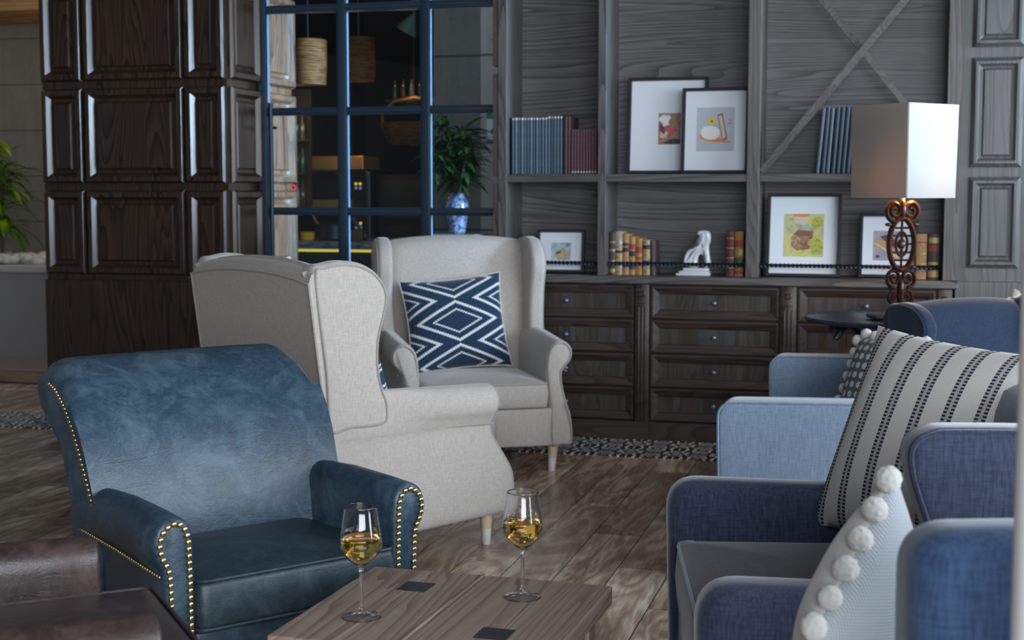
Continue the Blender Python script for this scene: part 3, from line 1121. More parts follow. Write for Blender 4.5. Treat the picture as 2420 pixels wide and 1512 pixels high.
for u, t_, h_, m_, bd, lb in [
    (-0.832, 0.040, 0.230, red_l, [(0.84, 0.86, gold, .001), (0.62, 0.64, gold, .001), (0.4, 0.42, gold, .001), (0.18, 0.2, gold, .001)], 'dark red leather book on the ledge right of the white ornament'),
    (-0.786, 0.044, 0.230, amber, [(0.66, 0.80, red_lab, .001), (0.28, 0.42, green_lab, .001), (0.06, 0.12, red_lab, .001), (0.48, 0.60, gold, .0008)], 'amber leather book with red and green labels against the post'),
    (0.115, 0.050, 0.225, calf, [(0.80, 0.83, red_lab, .001), (0.55, 0.58, gold, .001), (0.32, 0.35, gold, .001)], 'old tan book on the ledge, between the lamp stand and a dark gilt book'),
    (0.172, 0.050, 0.225, brown_b, [(0.80, 0.92, gold, .001), (0.62, 0.74, red_lab, .001), (0.32, 0.38, gold, .001), (0.05, 0.2, gold, .0)], 'old dark book with gilt bands at the right end of the ledge'),
]:
    b = make_book(lb, t_, h_, 0.15, m_, bd)
    place_w(b, u, 0.09, 0.86)


# white scroll ornament
def ornament():
    t = wthing('scroll_ornament', 'white glazed ceramic scroll ornament on the ledge between two groups of books', 'ornament', -1.018, 0.13, 0.86)
    bm = bmesh.new()
    add_box(bm, -0.095, 0.085, -0.045, 0.045, 0, 0.012, 0.005, 3)
    add_box(bm, -0.080, 0.082, -0.040, 0.040, 0.012, 0.024, 0.005, 3)
    add_box(bm, -0.060, 0.078, -0.034, 0.034, 0.024, 0.040, 0.006, 3)
    obj('base', bm, M['ceramic'], t)
    bm = bmesh.new()
    body = catmull([(-0.056, 0.050), (-0.058, 0.075), (-0.053, 0.100), (-0.040, 0.126), (-0.014, 0.143), (0.013, 0.162), (0.026, 0.184), (0.029, 0.202), (0.020, 0.206), (0.013, 0.214),
                    (0.014, 0.226), (0.026, 0.233), (0.052, 0.235), (0.073, 0.229), (0.082, 0.212), (0.083, 0.180), (0.075, 0.150), (0.079, 0.105), (0.084, 0.072), (0.080, 0.050),
                    (0.052, 0.040), (0.050, 0.080), (0.044, 0.102), (0.033, 0.110), (0.022, 0.102), (0.016, 0.080), (0.014, 0.040)], 4, True)
    add_slab(bm, [(p.x, p.y) for p in body], 0.050, 0.013, lambda a, b, h: (a, h, b))
    ridge = catmull([(0.006, 0.048), (0.000, 0.080), (0.008, 0.108), (0.030, 0.128), (0.052, 0.150), (0.064, 0.180), (0.066, 0.205), (0.056, 0.220), (0.044, 0.216), (0.045, 0.205), (0.054, 0.206)], 6)
    edge = catmull([(-0.046, 0.050), (-0.046, 0.090), (-0.030, 0.118), (0.000, 0.138), (0.026, 0.158), (0.040, 0.185), (0.042, 0.205)], 6)
    for off in (-0.024, 0.024):
        add_tube(bm, [(p.x, off, p.y) for p in ridge], 0.0055, 8)
        add_tube(bm, [(p.x, off, p.y) for p in edge], 0.0040, 8)
    obj('scroll', bm, M['ceramic'], t)


ornament()

# ================================================================== WING CHAIRS
LEGP = [(0.0145, 0.0), (0.0165, 0.004), (0.019, 0.05), (0.0255, 0.13), (0.028, 0.16)]


def wing_outline():
    pts = [(-0.02 + 0.79, 1.045), (0.72, 1.062), (0.66, 1.070), (0.585, 1.060), (0.525, 1.028), (0.490, 0.985), (0.478, 0.94),
           (0.488, 0.885), (0.505, 0.83), (0.515, 0.77), (0.512, 0.70), (0.495, 0.635), (0.475, 0.59), (0.47, 0.53), (0.50, 0.50), (0.62, 0.50), (0.715, 0.50), (0.735, 0.70), (0.765, 0.93)]
    return [(p.x, p.y) for p in catmull([(a, b) for a, b in pts], 4, True)]


def wing_chair(loc, rotz, label, sc=1.0, fab='beige', pip='beige_dk', legm=None, scale=(1, 1, 1)):
    t = thing('wing_chair', label, 'armchair', loc, rotz)
    t.scale = scale
    m, mp = M[fab], M[pip]
    lm = legm or M['leg_wood']
    # backrest: lofted across x
    bm = bmesh.new()
    rings = []
    N = 22
    for i in range(N + 1):
        s = -1 + 2 * i / N
        x = 0.372 * s
        top = 1.076 - 0.030 * abs(s) ** 2.4
        puff = 0.018 * (1 - s * s)
        crease = 0.05 * max(0, (abs(s) - 0.80) / 0.20) ** 1.5
        fr = 0.615 - puff + crease

        def lean(z):
            return 0.115 * (z - 0.45) / 0.6
        prof = [(0.70, 0.40), (fr - 0.04, 0.40), (fr - 0.035, 0.50), (fr - 0.025, 0.62), (fr - 0.02, 0.75), (fr - 0.01, 0.88), (fr + 0.004, top - 0.07), (fr + 0.022, top - 0.03), (fr + 0.05, top - 0.008),
                (fr + 0.085, top), (fr + 0.125, top - 0.012), (0.775, top - 0.045), (0.765, 0.85), (0.735, 0.62), (0.712, 0.45)]
        ring = []
        for y, z in prof:
            if y < 0.70 and z < 1.2 and z > 0.45:
                y = y + 0.035 * (z - 0.45) / 0.6
            ring.append((x, y, z))
        rings.append(ring)
    add_loft(bm, rings)
    obj('backrest', bm, m, t, True, 60)
    # wings
    wo = wing_outline()
    for s in (-1, 1):
        bm = bmesh.new()

        def place(a, b, h, s=s):
            x = 0.368 + 0.014 * (1 - min(1, max(0, (a - 0.47) / 0.3))) * min(1, max(0, (b - 0.55) / 0.2))
            return (s * (x + h), a, b)
        add_slab(bm, wo, 0.075, 0.024, place, puff=0.003)
        wg = obj('wing', bm, m, t, True, 60)
        bm = bmesh.new()
        io = inset2(wo, 0.014)
        add_tube(bm, [place(p.x, p.y, 0.0365) for p in io], 0.0042, 6, True)
        obj('piping', bm, mp, wg)
    # arms: rolled section swept from front to wing
    for s in (-1, 1):
        bm = bmesh.new()
        sec = catmull([(0.300, 0.14), (0.298, 0.30), (0.298, 0.44), (0.303, 0.53), (0.325, 0.583), (0.362, 0.605), (0.400, 0.594), (0.424, 0.558), (0.418, 0.515), (0.392, 0.482),
                       (0.376, 0.455), (0.374, 0.40), (0.382, 0.32), (0.398, 0.25), (0.402, 0.14), (0.352, 0.132)], 3, True)

        def front_y(z):
            if z > 0.46:
                return 0.006
            if z > 0.26:
                k = (0.46 - z) / 0.20
                return 0.006 - 0.088 * k * k * (3 - 2 * k)
            return -0.082
        rings = []
        for k, f in enumerate((0.0, 0.004, 0.012, 0.05, 0.36, 0.50, 0.63, 1.0)):
            ins = {0: 0.010, 1: 0.004, 2: 0.0}.get(k, 0.0)
            pl = inset2([(p.x, p.y) for p in sec], ins) if ins else [Vector((p.x, p.y)) for p in sec]
            ring = []
            for p in pl:
                y0 = front_y(p.y)
                y1 = 0.72
                y = y0 + (y1 - y0) * f if k > 2 else y0 + f
                zz = p.y + (0.030 * f if p.y > 0.48 else 0) - (0.022 * f if p.y < 0.2 else 0)
                xx = p.x + 0.014 * (f if k > 2 else 0) * (1 if p.x > 0.36 else 0.0)
                if p.y > 0.45 and xx > 0.396:
                    xx = 0.396 + (xx - 0.396) * max(0.0, min(1.0, 1 - (y - 0.26) / 0.20))
                ring.append((s * xx, y, zz))
            rings.append(ring)
        add_loft(bm, rings)
        am = obj('arm', bm, m, t, True, 50)
        bm = bmesh.new()
        pl = inset2([(p.x, p.y) for p in sec], 0.009)
        pl = [p for p in pl]
        add_tube(bm, [(s * p.x, front_y(p.y) - 0.001, p.y) for p in pl], 0.004, 6, True)
        obj('piping', bm, mp, am)
        bm = bmesh.new()
        add_tube(bm, [(s * 0.396, 0.012, 0.463), (s * 0.384, 0.2, 0.468), (s * 0.378, 0.45, 0.482), (s * 0.374, 0.70, 0.505)], 0.003, 6)
        obj('seam', bm, mp, am)
    # seat cushion
    bm, out = cushion_box(0.585, 0.60, 0.115, 0.045, 0.028)
    sc_ = obj('seat_cushion', bm, m, t, True, 60, loc=(0, -0.075, 0.305))
    for z in (0.006, 0.110):
        bm = bmesh.new()
        add_tube(bm, [(p.x, p.y, z) for p in inset2(out, 0.0035)], 0.004, 6, True)
        obj('piping', bm, mp, sc_)
    obj('front_rail', box(-0.31, 0.31, -0.078, 0.66, 0.128, 0.302, bev=0.010, seg=3), m, t)
    bm = bmesh.new()
    rings = []
    for i in range(N + 1):
        q = -1 + 2 * i / N
        x = 0.404 * q
        e = abs(q)
        top = 1.074 - 0.030 * e ** 2.4
        rings.append([(x, 0.665, 0.115), (x, 0.672, 0.50), (x, 0.715, 0.90), (x, 0.735, top - 0.03), (x, 0.752, top - 0.006), (x, 0.775, top - 0.016), (x, 0.787, top - 0.05),
                      (x, 0.768, 0.85), (x, 0.738, 0.62), (x, 0.714, 0.45), (x * 0.99, 0.690, 0.30), (x * 0.97, 0.680, 0.105)])
    add_loft(bm, rings)
    ob = obj('outer_back', bm, m, t, True, 60)
    for s in (-1, 1):
        bm = bmesh.new()
        add_tube(bm, [(s * 0.407, 0.789, 1.0), (s * 0.407, 0.770, 0.85), (s * 0.407, 0.740, 0.62), (s * 0.407, 0.716, 0.45), (s * 0.403, 0.692, 0.30), (s * 0.396, 0.682, 0.11)], 0.004, 6)
        obj('piping', bm, mp, ob)
    bm = bmesh.new()
    add_tube(bm, [(0.398 * (-1 + 2 * i / N), 0.790, 1.074 - 0.030 * abs(-1 + 2 * i / N) ** 2.4 - 0.047) for i in range(N + 1)], 0.003, 6)
    obj('seam', bm, mp, ob)
    for s in (-1, 1):
        bm = bmesh.new()
        rr = [[(s * 0.33 + r * math.cos(2 * PI * k / 20) + s * (-0.010 + z * 0.07), -0.012 + r * math.sin(2 * PI * k / 20) + z * 0.05, z) for k in range(20)] for r, z in LEGP]
        add_loft(bm, rr)
        obj('leg', bm, lm, t)
        bm = bmesh.new()
        rr = [[(s * 0.30 + r * math.cos(2 * PI * k / 20), 0.70 - 0.4 * z + r * math.sin(2 * PI * k / 20), z) for k in range(20)] for r, z in [(0.016, 0), (0.019, 0.05), (0.024, 0.14)]]
        add_loft(bm, rr)
        obj('leg', bm, lm, t)
    return t


rB = R(13)
wing_chair((-0.130, 6.556, 0), rB, 'beige linen wing chair facing us in front of the drawers, with the diamond pattern cushion')
rA = R(129.5)
wing_chair((-0.309, 5.46, 0), rA, 'beige linen wing chair seen from behind and the side, next to the navy leather armchair')
wing_chair((2.12, 5.40, 0), R(28), 'navy blue wing chair at the right, behind the striped cushion and beside the lamp table', fab='navy_dark', pip='navy_dark', scale=(0.9, 0.8, 0.80))


# ------------------------------------------------------------------ cushions
def geo_mat():
    t = NT('navy_and_white_stepped_diamond_weave')
    uv = t.coord('UV')
    x, y, z = t.xyz(uv)
    st = 0.046
    p = t.m('MULTIPLY', t.m('SUBTRACT', x, 0.5), 2.0)
    q = t.m('MULTIPLY', t.m('SUBTRACT', y, 0.5), 2.0)
    p = t.m('MULTIPLY', t.m('ROUND', t.m('DIVIDE', p, st)), st)
    pa = t.m('ABSOLUTE', p)
    qa = t.m('ABSOLUTE', t.m('SUBTRACT', t.m('MODULO', t.m('ADD', q, 0.455 + 9.1), 0.91), 0.455))
    qb = t.m('ABSOLUTE', t.m('SUBTRACT', t.m('MODULO', t.m('ADD', q, 9.1), 0.91), 0.455))
    m1 = t.m('ADD', t.m('DIVIDE', pa, 0.85), t.m('DIVIDE', qa, 0.44))
    m2 = t.m('ADD', t.m('DIVIDE', t.m('ABSOLUTE', t.m('SUBTRACT', 1.18, pa)), 0.85), t.m('DIVIDE', qb, 0.44))
    mm = t.m('MINIMUM', m1, m2)

    def band(a, b):
        return t.m('MULTIPLY', t.m('GREATER_THAN', mm, a), t.m('LESS_THAN', mm, b))
    f = t.m('MAXIMUM', band(0.855, 0.985), band(0.515, 0.585))
    n = t.noise(t.mapv(uv, (1, 1, 1)), 350, 2, 0.6)
    c = t.mix(f, t.ramp(n, [(0.3, (0.008, 0.023, 0.050)), (0.7, (0.016, 0.040, 0.080))]), (0.62, 0.64, 0.64))
    t.bump(t.m('ADD', t.m('MULTIPLY', f, 0.6), t.m('MULTIPLY', n, 0.3)), 0.5, 0.003)
    return t.set(color=c, rough=0.9, spec=0.2, sheen=0.2)


def rope_mat():
    t = NT('navy_with_white_rope_stripes')
    x, y, z = t.xyz(t.coord('UV'))
    fy = t.m('FRACT', t.m('MULTIPLY', y, 6.0))
    a = t.m('MULTIPLY', t.m('GREATER_THAN', fy, 0.30), t.m('LESS_THAN', fy, 0.43))
    b = t.m('MULTIPLY', t.m('GREATER_THAN', fy, 0.52), t.m('LESS_THAN', fy, 0.65))
    k = t.m('GREATER_THAN', t.m('FRACT', t.m('ADD', t.m('MULTIPLY', x, 40.0), t.m('MULTIPLY', y, 20.0))), 0.22)
    f = t.m('MULTIPLY', t.m('MAXIMUM', a, b), k)
    c = t.mix(f, (0.012, 0.038, 0.08), (0.62, 0.63, 0.60))
    return t.set(color=c, rough=0.9)


def stripe_mat():
    t = NT('cream_with_dashed_black_stripes')
    uv = t.coord('UV')
    x, y, z = t.xyz(uv)
    fx = t.m('FRACT', t.m('MULTIPLY', x, 7.6))
    a = t.m('MULTIPLY', t.m('GREATER_THAN', fx, 0.30), t.m('LESS_THAN', fx, 0.42))
    b = t.m('MULTIPLY', t.m('GREATER_THAN', fx, 0.52), t.m('LESS_THAN', fx, 0.64))
    mid = t.m('MULTIPLY', t.m('GREATER_THAN', fx, 0.30), t.m('LESS_THAN', fx, 0.64))
    d = t.m('GREATER_THAN', t.m('FRACT', t.m('MULTIPLY', y, 58.0)), 0.42)
    f = t.m('MULTIPLY', t.m('MAXIMUM', a, b), d)
    n = t.noise(uv, 260, 2, 0.6)
    base = t.ramp(n, [(0.35, (0.52, 0.49, 0.45)), (0.65, (0.68, 0.64, 0.60))])
    base = t.mix(t.m('MULTIPLY', mid, 0.55), base, (0.20, 0.20, 0.19))
    c = t.mix(f, base, (0.02, 0.024, 0.04))
    t.bump(n, 0.4, 0.002)
    return t.set(color=c, rough=0.92, spec=0.2)


def dots_mat():
    t = NT('grey_green_with_white_dots')
    uv = t.coord('UV')
    x, y, z = t.xyz(uv)
    fx = t.m('SUBTRACT', t.m('FRACT', t.m('MULTIPLY', x, 9.0)), 0.5)
    fy = t.m('SUBTRACT', t.m('FRACT', t.m('MULTIPLY', y, 9.0)), 0.5)
    r = t.m('ADD', t.m('MULTIPLY', fx, fx), t.m('MULTIPLY', fy, fy))
    f = t.m('LESS_THAN', r, 0.11)
    return t.set(color=t.mix(f, (0.09, 0.12, 0.13), (0.55, 0.55, 0.50)), rough=0.9)


def knit_mat():
    t = NT('grey_white_knit')
    uv = t.coord('UV')
    x, y, z = t.xyz(uv)
    a = t.m('SINE', t.m('MULTIPLY', x, 330.0))
    b = t.m('SINE', t.m('MULTIPLY', y, 330.0))
    h = t.m('MULTIPLY', a, b)
    c = t.mix(t.m('ADD', t.m('MULTIPLY', h, 0.3), 0.4), (0.40, 0.43, 0.45), (0.28, 0.30, 0.33))
    t.bump(h, 0.6, 0.003)
    return t.set(color=c, rough=0.95, sheen=0.3)


def pillow_mesh(w, h, t, corner=0.05, n=26, sag=0.0, bend=0.0):
    """square cushion in local x-z, thickness along y; UV over both faces"""
    bm = bmesh.new()
    uvl = bm.loops.layers.uv.new('uv')
    grids = []
    for side in (-1, 1):
        g = []
        for j in range(n + 1):
            row = []
            for i in range(n + 1):
                a = -1 + 2 * i / n
                b = -1 + 2 * j / n
                # edges drawn in between the corners
                x = a * (1 - 0.075 * (1 - b * b) * abs(a) ** 3) * w / 2
                z = b * (1 - 0.075 * (1 - a * a) * abs(b) ** 3) * h / 2
                prof = max(0.0, (1 - abs(a) ** 2.6)) ** 0.62 * max(0.0, (1 - abs(b) ** 2.6)) ** 0.62
                y = side * t / 2 * prof
                y += bend * (a * a + b * b) * 0.5
                if sag and b < -0.6:
                    z += 0.0
                row.append((Vector((x, y, z + h / 2)), (i / n, j / n)))
            g.append(row)
        grids.append(g)
    verts = {}

    def vert(si, j, i):
        edge = i in (0, n) or j in (0, n)
        key = (0 if edge else si, j, i)
        if key not in verts:
            verts[key] = bm.verts.new(grids[si][j][i][0])
        return verts[key]
    for si in (0, 1):
        for j in range(n):
            for i in range(n):
                ids = [(j, i), (j, i + 1), (j + 1, i + 1), (j + 1, i)]
                vs = [vert(si, a, b) for a, b in ids]
                uvs = [grids[si][a][b][1] for a, b in ids]
                if si == 1:
                    vs = vs[::-1]
                    uvs = uvs[::-1]
                f = bm.faces.new(vs)
                f.material_index = si
                for l, uv_ in zip(f.loops, uvs):
                    l[uvl].uv = uv_
    return bm


def pillow(name, label, w, h, t, mats, loc, rot, bend=0.0, cat='cushion', edge=None):
    r = thing(name, label, cat, loc)
    r.rotation_euler = rot
    bm = pillow_mesh(w, h, t, bend=bend)
    obj('cover', bm, mats, r, True, 80)
    if edge is not None:
        n = 26
        pts = []
        for (a, b) in [(-1 + 2 * k / n, -1) for k in range(n)] + [(1, -1 + 2 * k / n) for k in range(n)] + [(1 - 2 * k / n, 1) for k in range(n)] + [(-1, 1 - 2 * k / n) for k in range(n)]:
            x = a * (1 - 0.075 * (1 - b * b) * abs(a) ** 3) * w / 2
            z = b * (1 - 0.075 * (1 - a * a) * abs(b) ** 3) * h / 2
            pts.append((x, bend * (a * a + b * b) * 0.5, z + h / 2))
        bm = bmesh.new()
        add_tube(bm, pts, 0.0032, 6, True)
        obj('edge_seam', bm, edge, r)
    return r


def eul(fwd_xy, tilt, spin=0.0):
    """cushion whose front (-y) faces fwd_xy, tilted back by tilt, spun in its own plane"""
    rz = math.atan2(fwd_xy[0], -fwd_xy[1])
    m_ = Matrix.Rotation(rz, 3, 'Z') @ Matrix.Rotation(-tilt, 3, 'X') @ Matrix.Rotation(spin, 3, 'Y')
    return m_.to_euler()


def local(loc, rz, p):
    return Vector(loc) + Matrix.Rotation(rz, 3, 'Z') @ Vector(p)


wt = M['wool_white']
geo = geo_mat()
cream_back = M['cream']
pillow('scatter_cushion', 'navy and white stepped diamond cushion on the beige wing chair facing us', 0.50, 0.47, 0.15, [geo, cream_back],
       local((-0.130, 6.556, 0), rB, (-0.030, 0.365, 0.432)), eul((math.sin(rB) - 0.05, -math.cos(rB)), R(17), R(-5)), edge=cream_back)
rope = rope_mat()
pillow('scatter_cushion', 'navy cushion with white rope stripes, mostly hidden inside the beige wing chair seen from behind', 0.46, 0.44, 0.15, [rope, rope],
       local((-0.309, 5.46, 0), rA, (-0.06, 0.36, 0.432)), eul((math.sin(rA), -math.cos(rA)), R(17), 0))


# ================================================================== NAVY LEATHER ARMCHAIR
def nail_row(parent, pts, r=0.0062, step=0.0155, normal=(0, -1, 0), stuff_name='nailhead'):
    """dome nails along a 3D polyline"""
    P = [Vector(p) for p in pts]
    seg = [(b - a).length for a, b in zip(P, P[1:])]
    tot = sum(seg)
    n = max(2, int(tot / step))
    out = []
    for i in range(n + 1):
        d = tot * i / n
        k = 0
        while k < len(seg) - 1 and d > seg[k]:
            d -= seg[k]
            k += 1
        out.append(P[k].lerp(P[k + 1], min(1, d / max(seg[k], 1e-9))))
    return out


_nail = None


def nails(parent, pts, r=0.0068, step=0.0152, normal=(0, -1, 0)):
    global _nail
    if _nail is None:
        bm = bmesh.new()
        res = bmesh.ops.create_uvsphere(bm, u_segments=12, v_segments=8, radius=1.0)
        for v in bm.verts:
            v.co.z *= 0.62
        me = bpy.data.meshes.new('nailhead')
        bm.to_mesh(me)
        bm.free()
        for p in me.polygons:
            p.use_smooth = True
        me.materials.append(M['brass'])
        _nail = me
    q = Vector(normal).to_track_quat('Z', 'Y').to_euler()
    for p in nail_row(parent, pts, r, step):
        o = bpy.data.objects.new('nailhead', _nail)
        COL.objects.link(o)
        o.parent = parent
        o.location = p
        o.rotation_euler = q
        o.scale = (r, r, r)


def leather_chair(loc, rotz, label, m, mseat, width=0.74, arm_h=0.605, seat_h=0.46, back_h=0.885, nailed=True, depth=0.66, back=True, seat_front=-0.015):
    t = thing('leather_armchair', label, 'armchair', loc, rotz)
    hw = width / 2
    ia = hw - 0.088          # inner face of arm
    sec = [(0, 0.10), (0, 0.30), (0.002, arm_h - 0.09), (0.008, arm_h - 0.030), (0.030, arm_h - 0.003), (0.055, arm_h),
           (0.084, arm_h - 0.018), (0.097, arm_h - 0.055), (0.090, arm_h - 0.090), (0.078, arm_h - 0.115), (0.074, arm_h - 0.15),
           (0.072, 0.30), (0.070, 0.10), (0.035, 0.095)]
    sec = catmull([(ia + p, q) for p, q in sec], 3, True)
    for s in (-1, 1):
        bm = bmesh.new()
        rings = []
        for k, (y, ins, dz) in enumerate(((0.0, 0.012, 0), (0.003, 0.005, 0), (0.010, 0.0, 0), (0.10, 0, 0.004), (0.25, 0, 0.006), (0.36, 0, 0.0), (0.44, 0, -0.008), (0.50, 0, -0.03))):
            pl = inset2([(p.x, p.y) for p in sec], ins) if ins else [Vector((p.x, p.y)) for p in sec]
            rings.append([(s * (p.x - 0.008 * (y / 0.5)), y + 0.010 * (0 if p.y > 0.3 else (0.3 - p.y)), p.y + (dz if p.y > 0.4 else 0)) for p in pl])
        add_loft(bm, rings)
        a = obj('arm', bm, m, t, True, 50)
        if nailed:
            ring = inset2([(p.x, p.y) for p in sec], 0.014)
            # up the inner side, over the scroll, down the outer side
            zc = [p for p in ring]
            start = min(range(len(zc)), key=lambda i: abs(zc[i].y - 0.13) + (0 if zc[i].x < ia + 0.03 else 9))
            end = min(range(len(zc)), key=lambda i: abs(zc[i].y - 0.13) + (0 if zc[i].x > ia + 0.045 else 9))
            idx = list(range(start, end + 1)) if start < end else list(range(start, len(zc))) + list(range(0, end + 1))
            nails(a, [(s * zc[i].x, -0.003, zc[i].y) for i in idx])
            if s == -1:
                nails(a, [(-(ia + 0.080), 0.012, 0.478), (-(ia + 0.078), 0.25, 0.490), (-(ia + 0.080), 0.50, 0.500)], 0.0055, 0.0125, (-1, 0, 0))
    # backrest: barrel curved, rolled top
    if back:
        bm = bmesh.new()
        rings = []
        N = 36
        for i in range(N + 1):
            s = -1 + 2 * i / N
            e = abs(s)
            wrap = -0.035 * e ** 3.0
            corner = 0.045 * max(0.0, (e - 0.80) / 0.20) ** 2.4
            top = back_h - corner
            y0 = 0.385 + wrap
            fr = [(y0 + 0.005, 0.36), (y0, 0.45), (y0 + 0.012, 0.53), (y0 + 0.032, 0.60), (y0 + 0.062, 0.68), (y0 + 0.095, 0.74), (y0 + 0.135, 0.79), (y0 + 0.18, top - 0.052),
                  (y0 + 0.225, top - 0.024), (y0 + 0.265, top - 0.007), (y0 + 0.305, top), (y0 + 0.335, top - 0.008), (y0 + 0.350, top - 0.030), (y0 + 0.335, top - 0.07),
                  (0.56, 0.68), (0.52, 0.55), (0.50, 0.36), (0.49, 0.12), (y0 + 0.06, 0.12)]
            ring = []
            for y, z in fr:
                hz = max(0, min(1, (z - 0.5) / 0.3))
                ring.append((s * (hw - 0.014 + 0.014 * hz), y, z))
            rings.append(ring)
        add_loft(bm, rings)
        bkr = obj('backrest', bm, m, t, True, 70)
        if nailed:
            x = -(hw + 0.004)
            L = [(x + 0.010, 0.362, 0.560), (x + 0.007, 0.392, 0.62), (x + 0.004, 0.422, 0.68), (x + 0.002, 0.462, 0.74), (x, 0.502, 0.785), (x, 0.56, 0.822), (x, 0.60, 0.832)]
            nails(bkr, [(a - 0.002, b + 0.004, c) for a, b, c in L], 0.0052, 0.0125, (-0.9, -0.4, 0))
    # seat
    bm, out = cushion_box(2 * ia + 0.006, 0.42 - seat_front, 0.115, 0.03, 0.022)
    sc_ = obj('seat_cushion', bm, mseat, t, True, 60, loc=(0, seat_front, seat_h - 0.115))
    for z in (0.004, 0.112):
        bm = bmesh.new()
        add_tube(bm, [(p.x, p.y, z) for p in inset2(out, 0.003)], 0.0042, 6, True)
        obj('piping', bm, mseat, sc_)
    obj('seat_base', box(-ia, ia, 0.012, 0.49, 0.10, seat_h - 0.117, bev=0.012, seg=3), m, t)
    for sx in (-1, 1):
        for y in (0.05, 0.45):
            bm = bmesh.new()
            add_lathe(bm, [(0.016, 0), (0.022, 0.06), (0.026, 0.105)], 16, (sx * (hw - 0.08), y, 0))
            obj('leg', bm, M['black_frame'], t)
    return t


rL = math.atan2(0.61, 0.79)
leather_chair((-0.483, 3.20, 0), rL, 'navy blue leather armchair with brass nailheads, left behind the small wooden table', M['leather_blue'], M['leather_blue_seat'], width=0.68)
rBr = R(115.5)
leather_chair((-0.695, 2.53, 0), rBr, 'dark brown leather armchair cut off by the lower left corner of the photo', M['leather_brown'], M['leather_brown'],
              width=0.66, arm_h=0.62, seat_h=0.52, nailed=False, seat_front=-0.10)


# ================================================================== BLUE ARMCHAIRS
def arm_slab_outline(d, h, r=0.085):
    return rpoly([(0.012, 0.10, 0.02), (d, 0.10, 0.02), (d, h - 0.01, 0.02), (0.0, h, r)], 7)


def blue_chair(loc, rotz, label, fab, width=0.95, arm_h=0.60, back_h=0.88, seat_h=0.47, depth=0.78, wings=(True, True), wfar=None, skew=0.0, armt=0.125, arm_len=None, wingf=0.36, back=True, puff=0.012, cat='armchair', name='upholstered_armchair', flat=False):
    t = thing(name, label, cat, loc, rotz)
    m = M[fab]
    hw = width / 2
    wf0 = wingf

    def S(x, y, z):
        return (x, y + skew * (x / hw), z)
    for s in (-1, 1):
        ol = arm_slab_outline(arm_len or depth - 0.05, arm_h, 0.06 if flat else 0.085)
        bm = bmesh.new()
        er = 0.016 if flat else 0.045
        add_slab(bm, ol, armt, er, lambda a, b, h, s=s: S(s * (hw - armt / 2) + h, a, b - (0 if flat else 0.020 * a if b > 0.3 else 0)), puff=0.003 if flat else puff)
        a = obj('arm', bm, m, t, True, 60)
        if flat:
            for e in (-1, 1):
                bm = bmesh.new()
                add_tube(bm, [S(s * (hw - armt / 2) + e * (armt / 2 - 0.003), p.x, p.y) for p in inset2(ol, 0.003)], 0.0042, 6, True)
                obj('piping', bm, m, a)
    if back:
        bm = bmesh.new()
        rings = []
        N = 14
        iw = hw - 0.06
        for i in range(N + 1):
            q = -1 + 2 * i / N
            pf = 0.03 * (1 - q * q)
            y0 = depth - 0.18 - pf
            prof = [(y0 - 0.02, 0.36), (y0, 0.55), (y0 + 0.03, 0.72), (y0 + 0.06, back_h - 0.06), (y0 + 0.08, back_h - 0.02), (y0 + 0.115, back_h), (depth + 0.03, back_h - 0.01), (depth + 0.055, back_h - 0.04), (depth + 0.03, 0.6), (depth, 0.12), (y0 + 0.05, 0.12)]
            rings.append([S(iw * q, y, z) for y, z in prof])
        add_loft(bm, rings)
        obj('backrest', bm, m, t, True, 60)
    for k, s in enumerate((-1, 1)):
        if not wings[k]:
            continue
        d = depth
        wingf = wfar if (wfar and k == 0) else wf0
        pts = catmull([(wingf + 0.10, arm_h - 0.08), (wingf + 0.055, arm_h + 0.03), (wingf + 0.02, arm_h + 0.13), (wingf - 0.004, back_h - 0.08), (wingf - 0.004, back_h - 0.03), (wingf + 0.03, back_h - 0.004),
                       (wingf + 0.10, back_h + 0.002), (d - 0.05, back_h - 0.002), (d + 0.05, back_h - 0.012), (d + 0.06, back_h - 0.05), (d + 0.03, 0.60), (d + 0.01, arm_h - 0.10), ((wingf + d) / 2, arm_h - 0.10)], 4, True)
        wo = [(p.x, p.y) for p in pts]
        bm = bmesh.new()
        add_slab(bm, wo, 0.085, 0.020, lambda a, b, h, s=s: S(s * (hw - 0.045) + h, a, b), puff=0.006)
        wg = obj('wing', bm, m, t, True, 60)
        for e in (-1, 1):
            bm = bmesh.new()
            add_tube(bm, [S(s * (hw - 0.045) + e * 0.0385, p.x, p.y) for p in inset2(wo, 0.006)], 0.0042, 6, True)
            obj('piping', bm, m, wg)
    iw = 2 * (hw - armt) + 0.01
    bm, out = cushion_box(iw, depth - 0.20, 0.15, 0.05, 0.030, fn=lambda c: Vector(S(c.x, c.y, c.z)))
    sc_ = obj('seat_cushion', bm, M['plum'] if fab == 'violet' else m, t, True, 60, loc=(0, 0.022, seat_h - 0.175))
    bm = bmesh.new()
    add_tube(bm, [S(p.x, p.y, 0.146) for p in inset2(out, 0.003)], 0.0045, 6, True)
    obj('piping', bm, M['lightblue'] if fab == 'violet' else m, sc_)
    bm = bmesh.new()
    add_box(bm, -iw / 2, iw / 2, 0.03, depth - 0.1, 0.10, seat_h - 0.176, 0.01)
    for v in bm.verts:
        v.co = Vector(S(*v.co))
    obj('seat_base', bm, m, t)
    for sx in (-1, 1):
        for y in (0.06, depth - 0.08):
            bm = bmesh.new()
            p = S(sx * (hw - 0.07), y, 0)
            add_lathe(bm, [(0.016, 0), (0.022, 0.06), (0.026, 0.103)], 16, p)
            obj('leg', bm, M['leg_wood'], t)
    return t


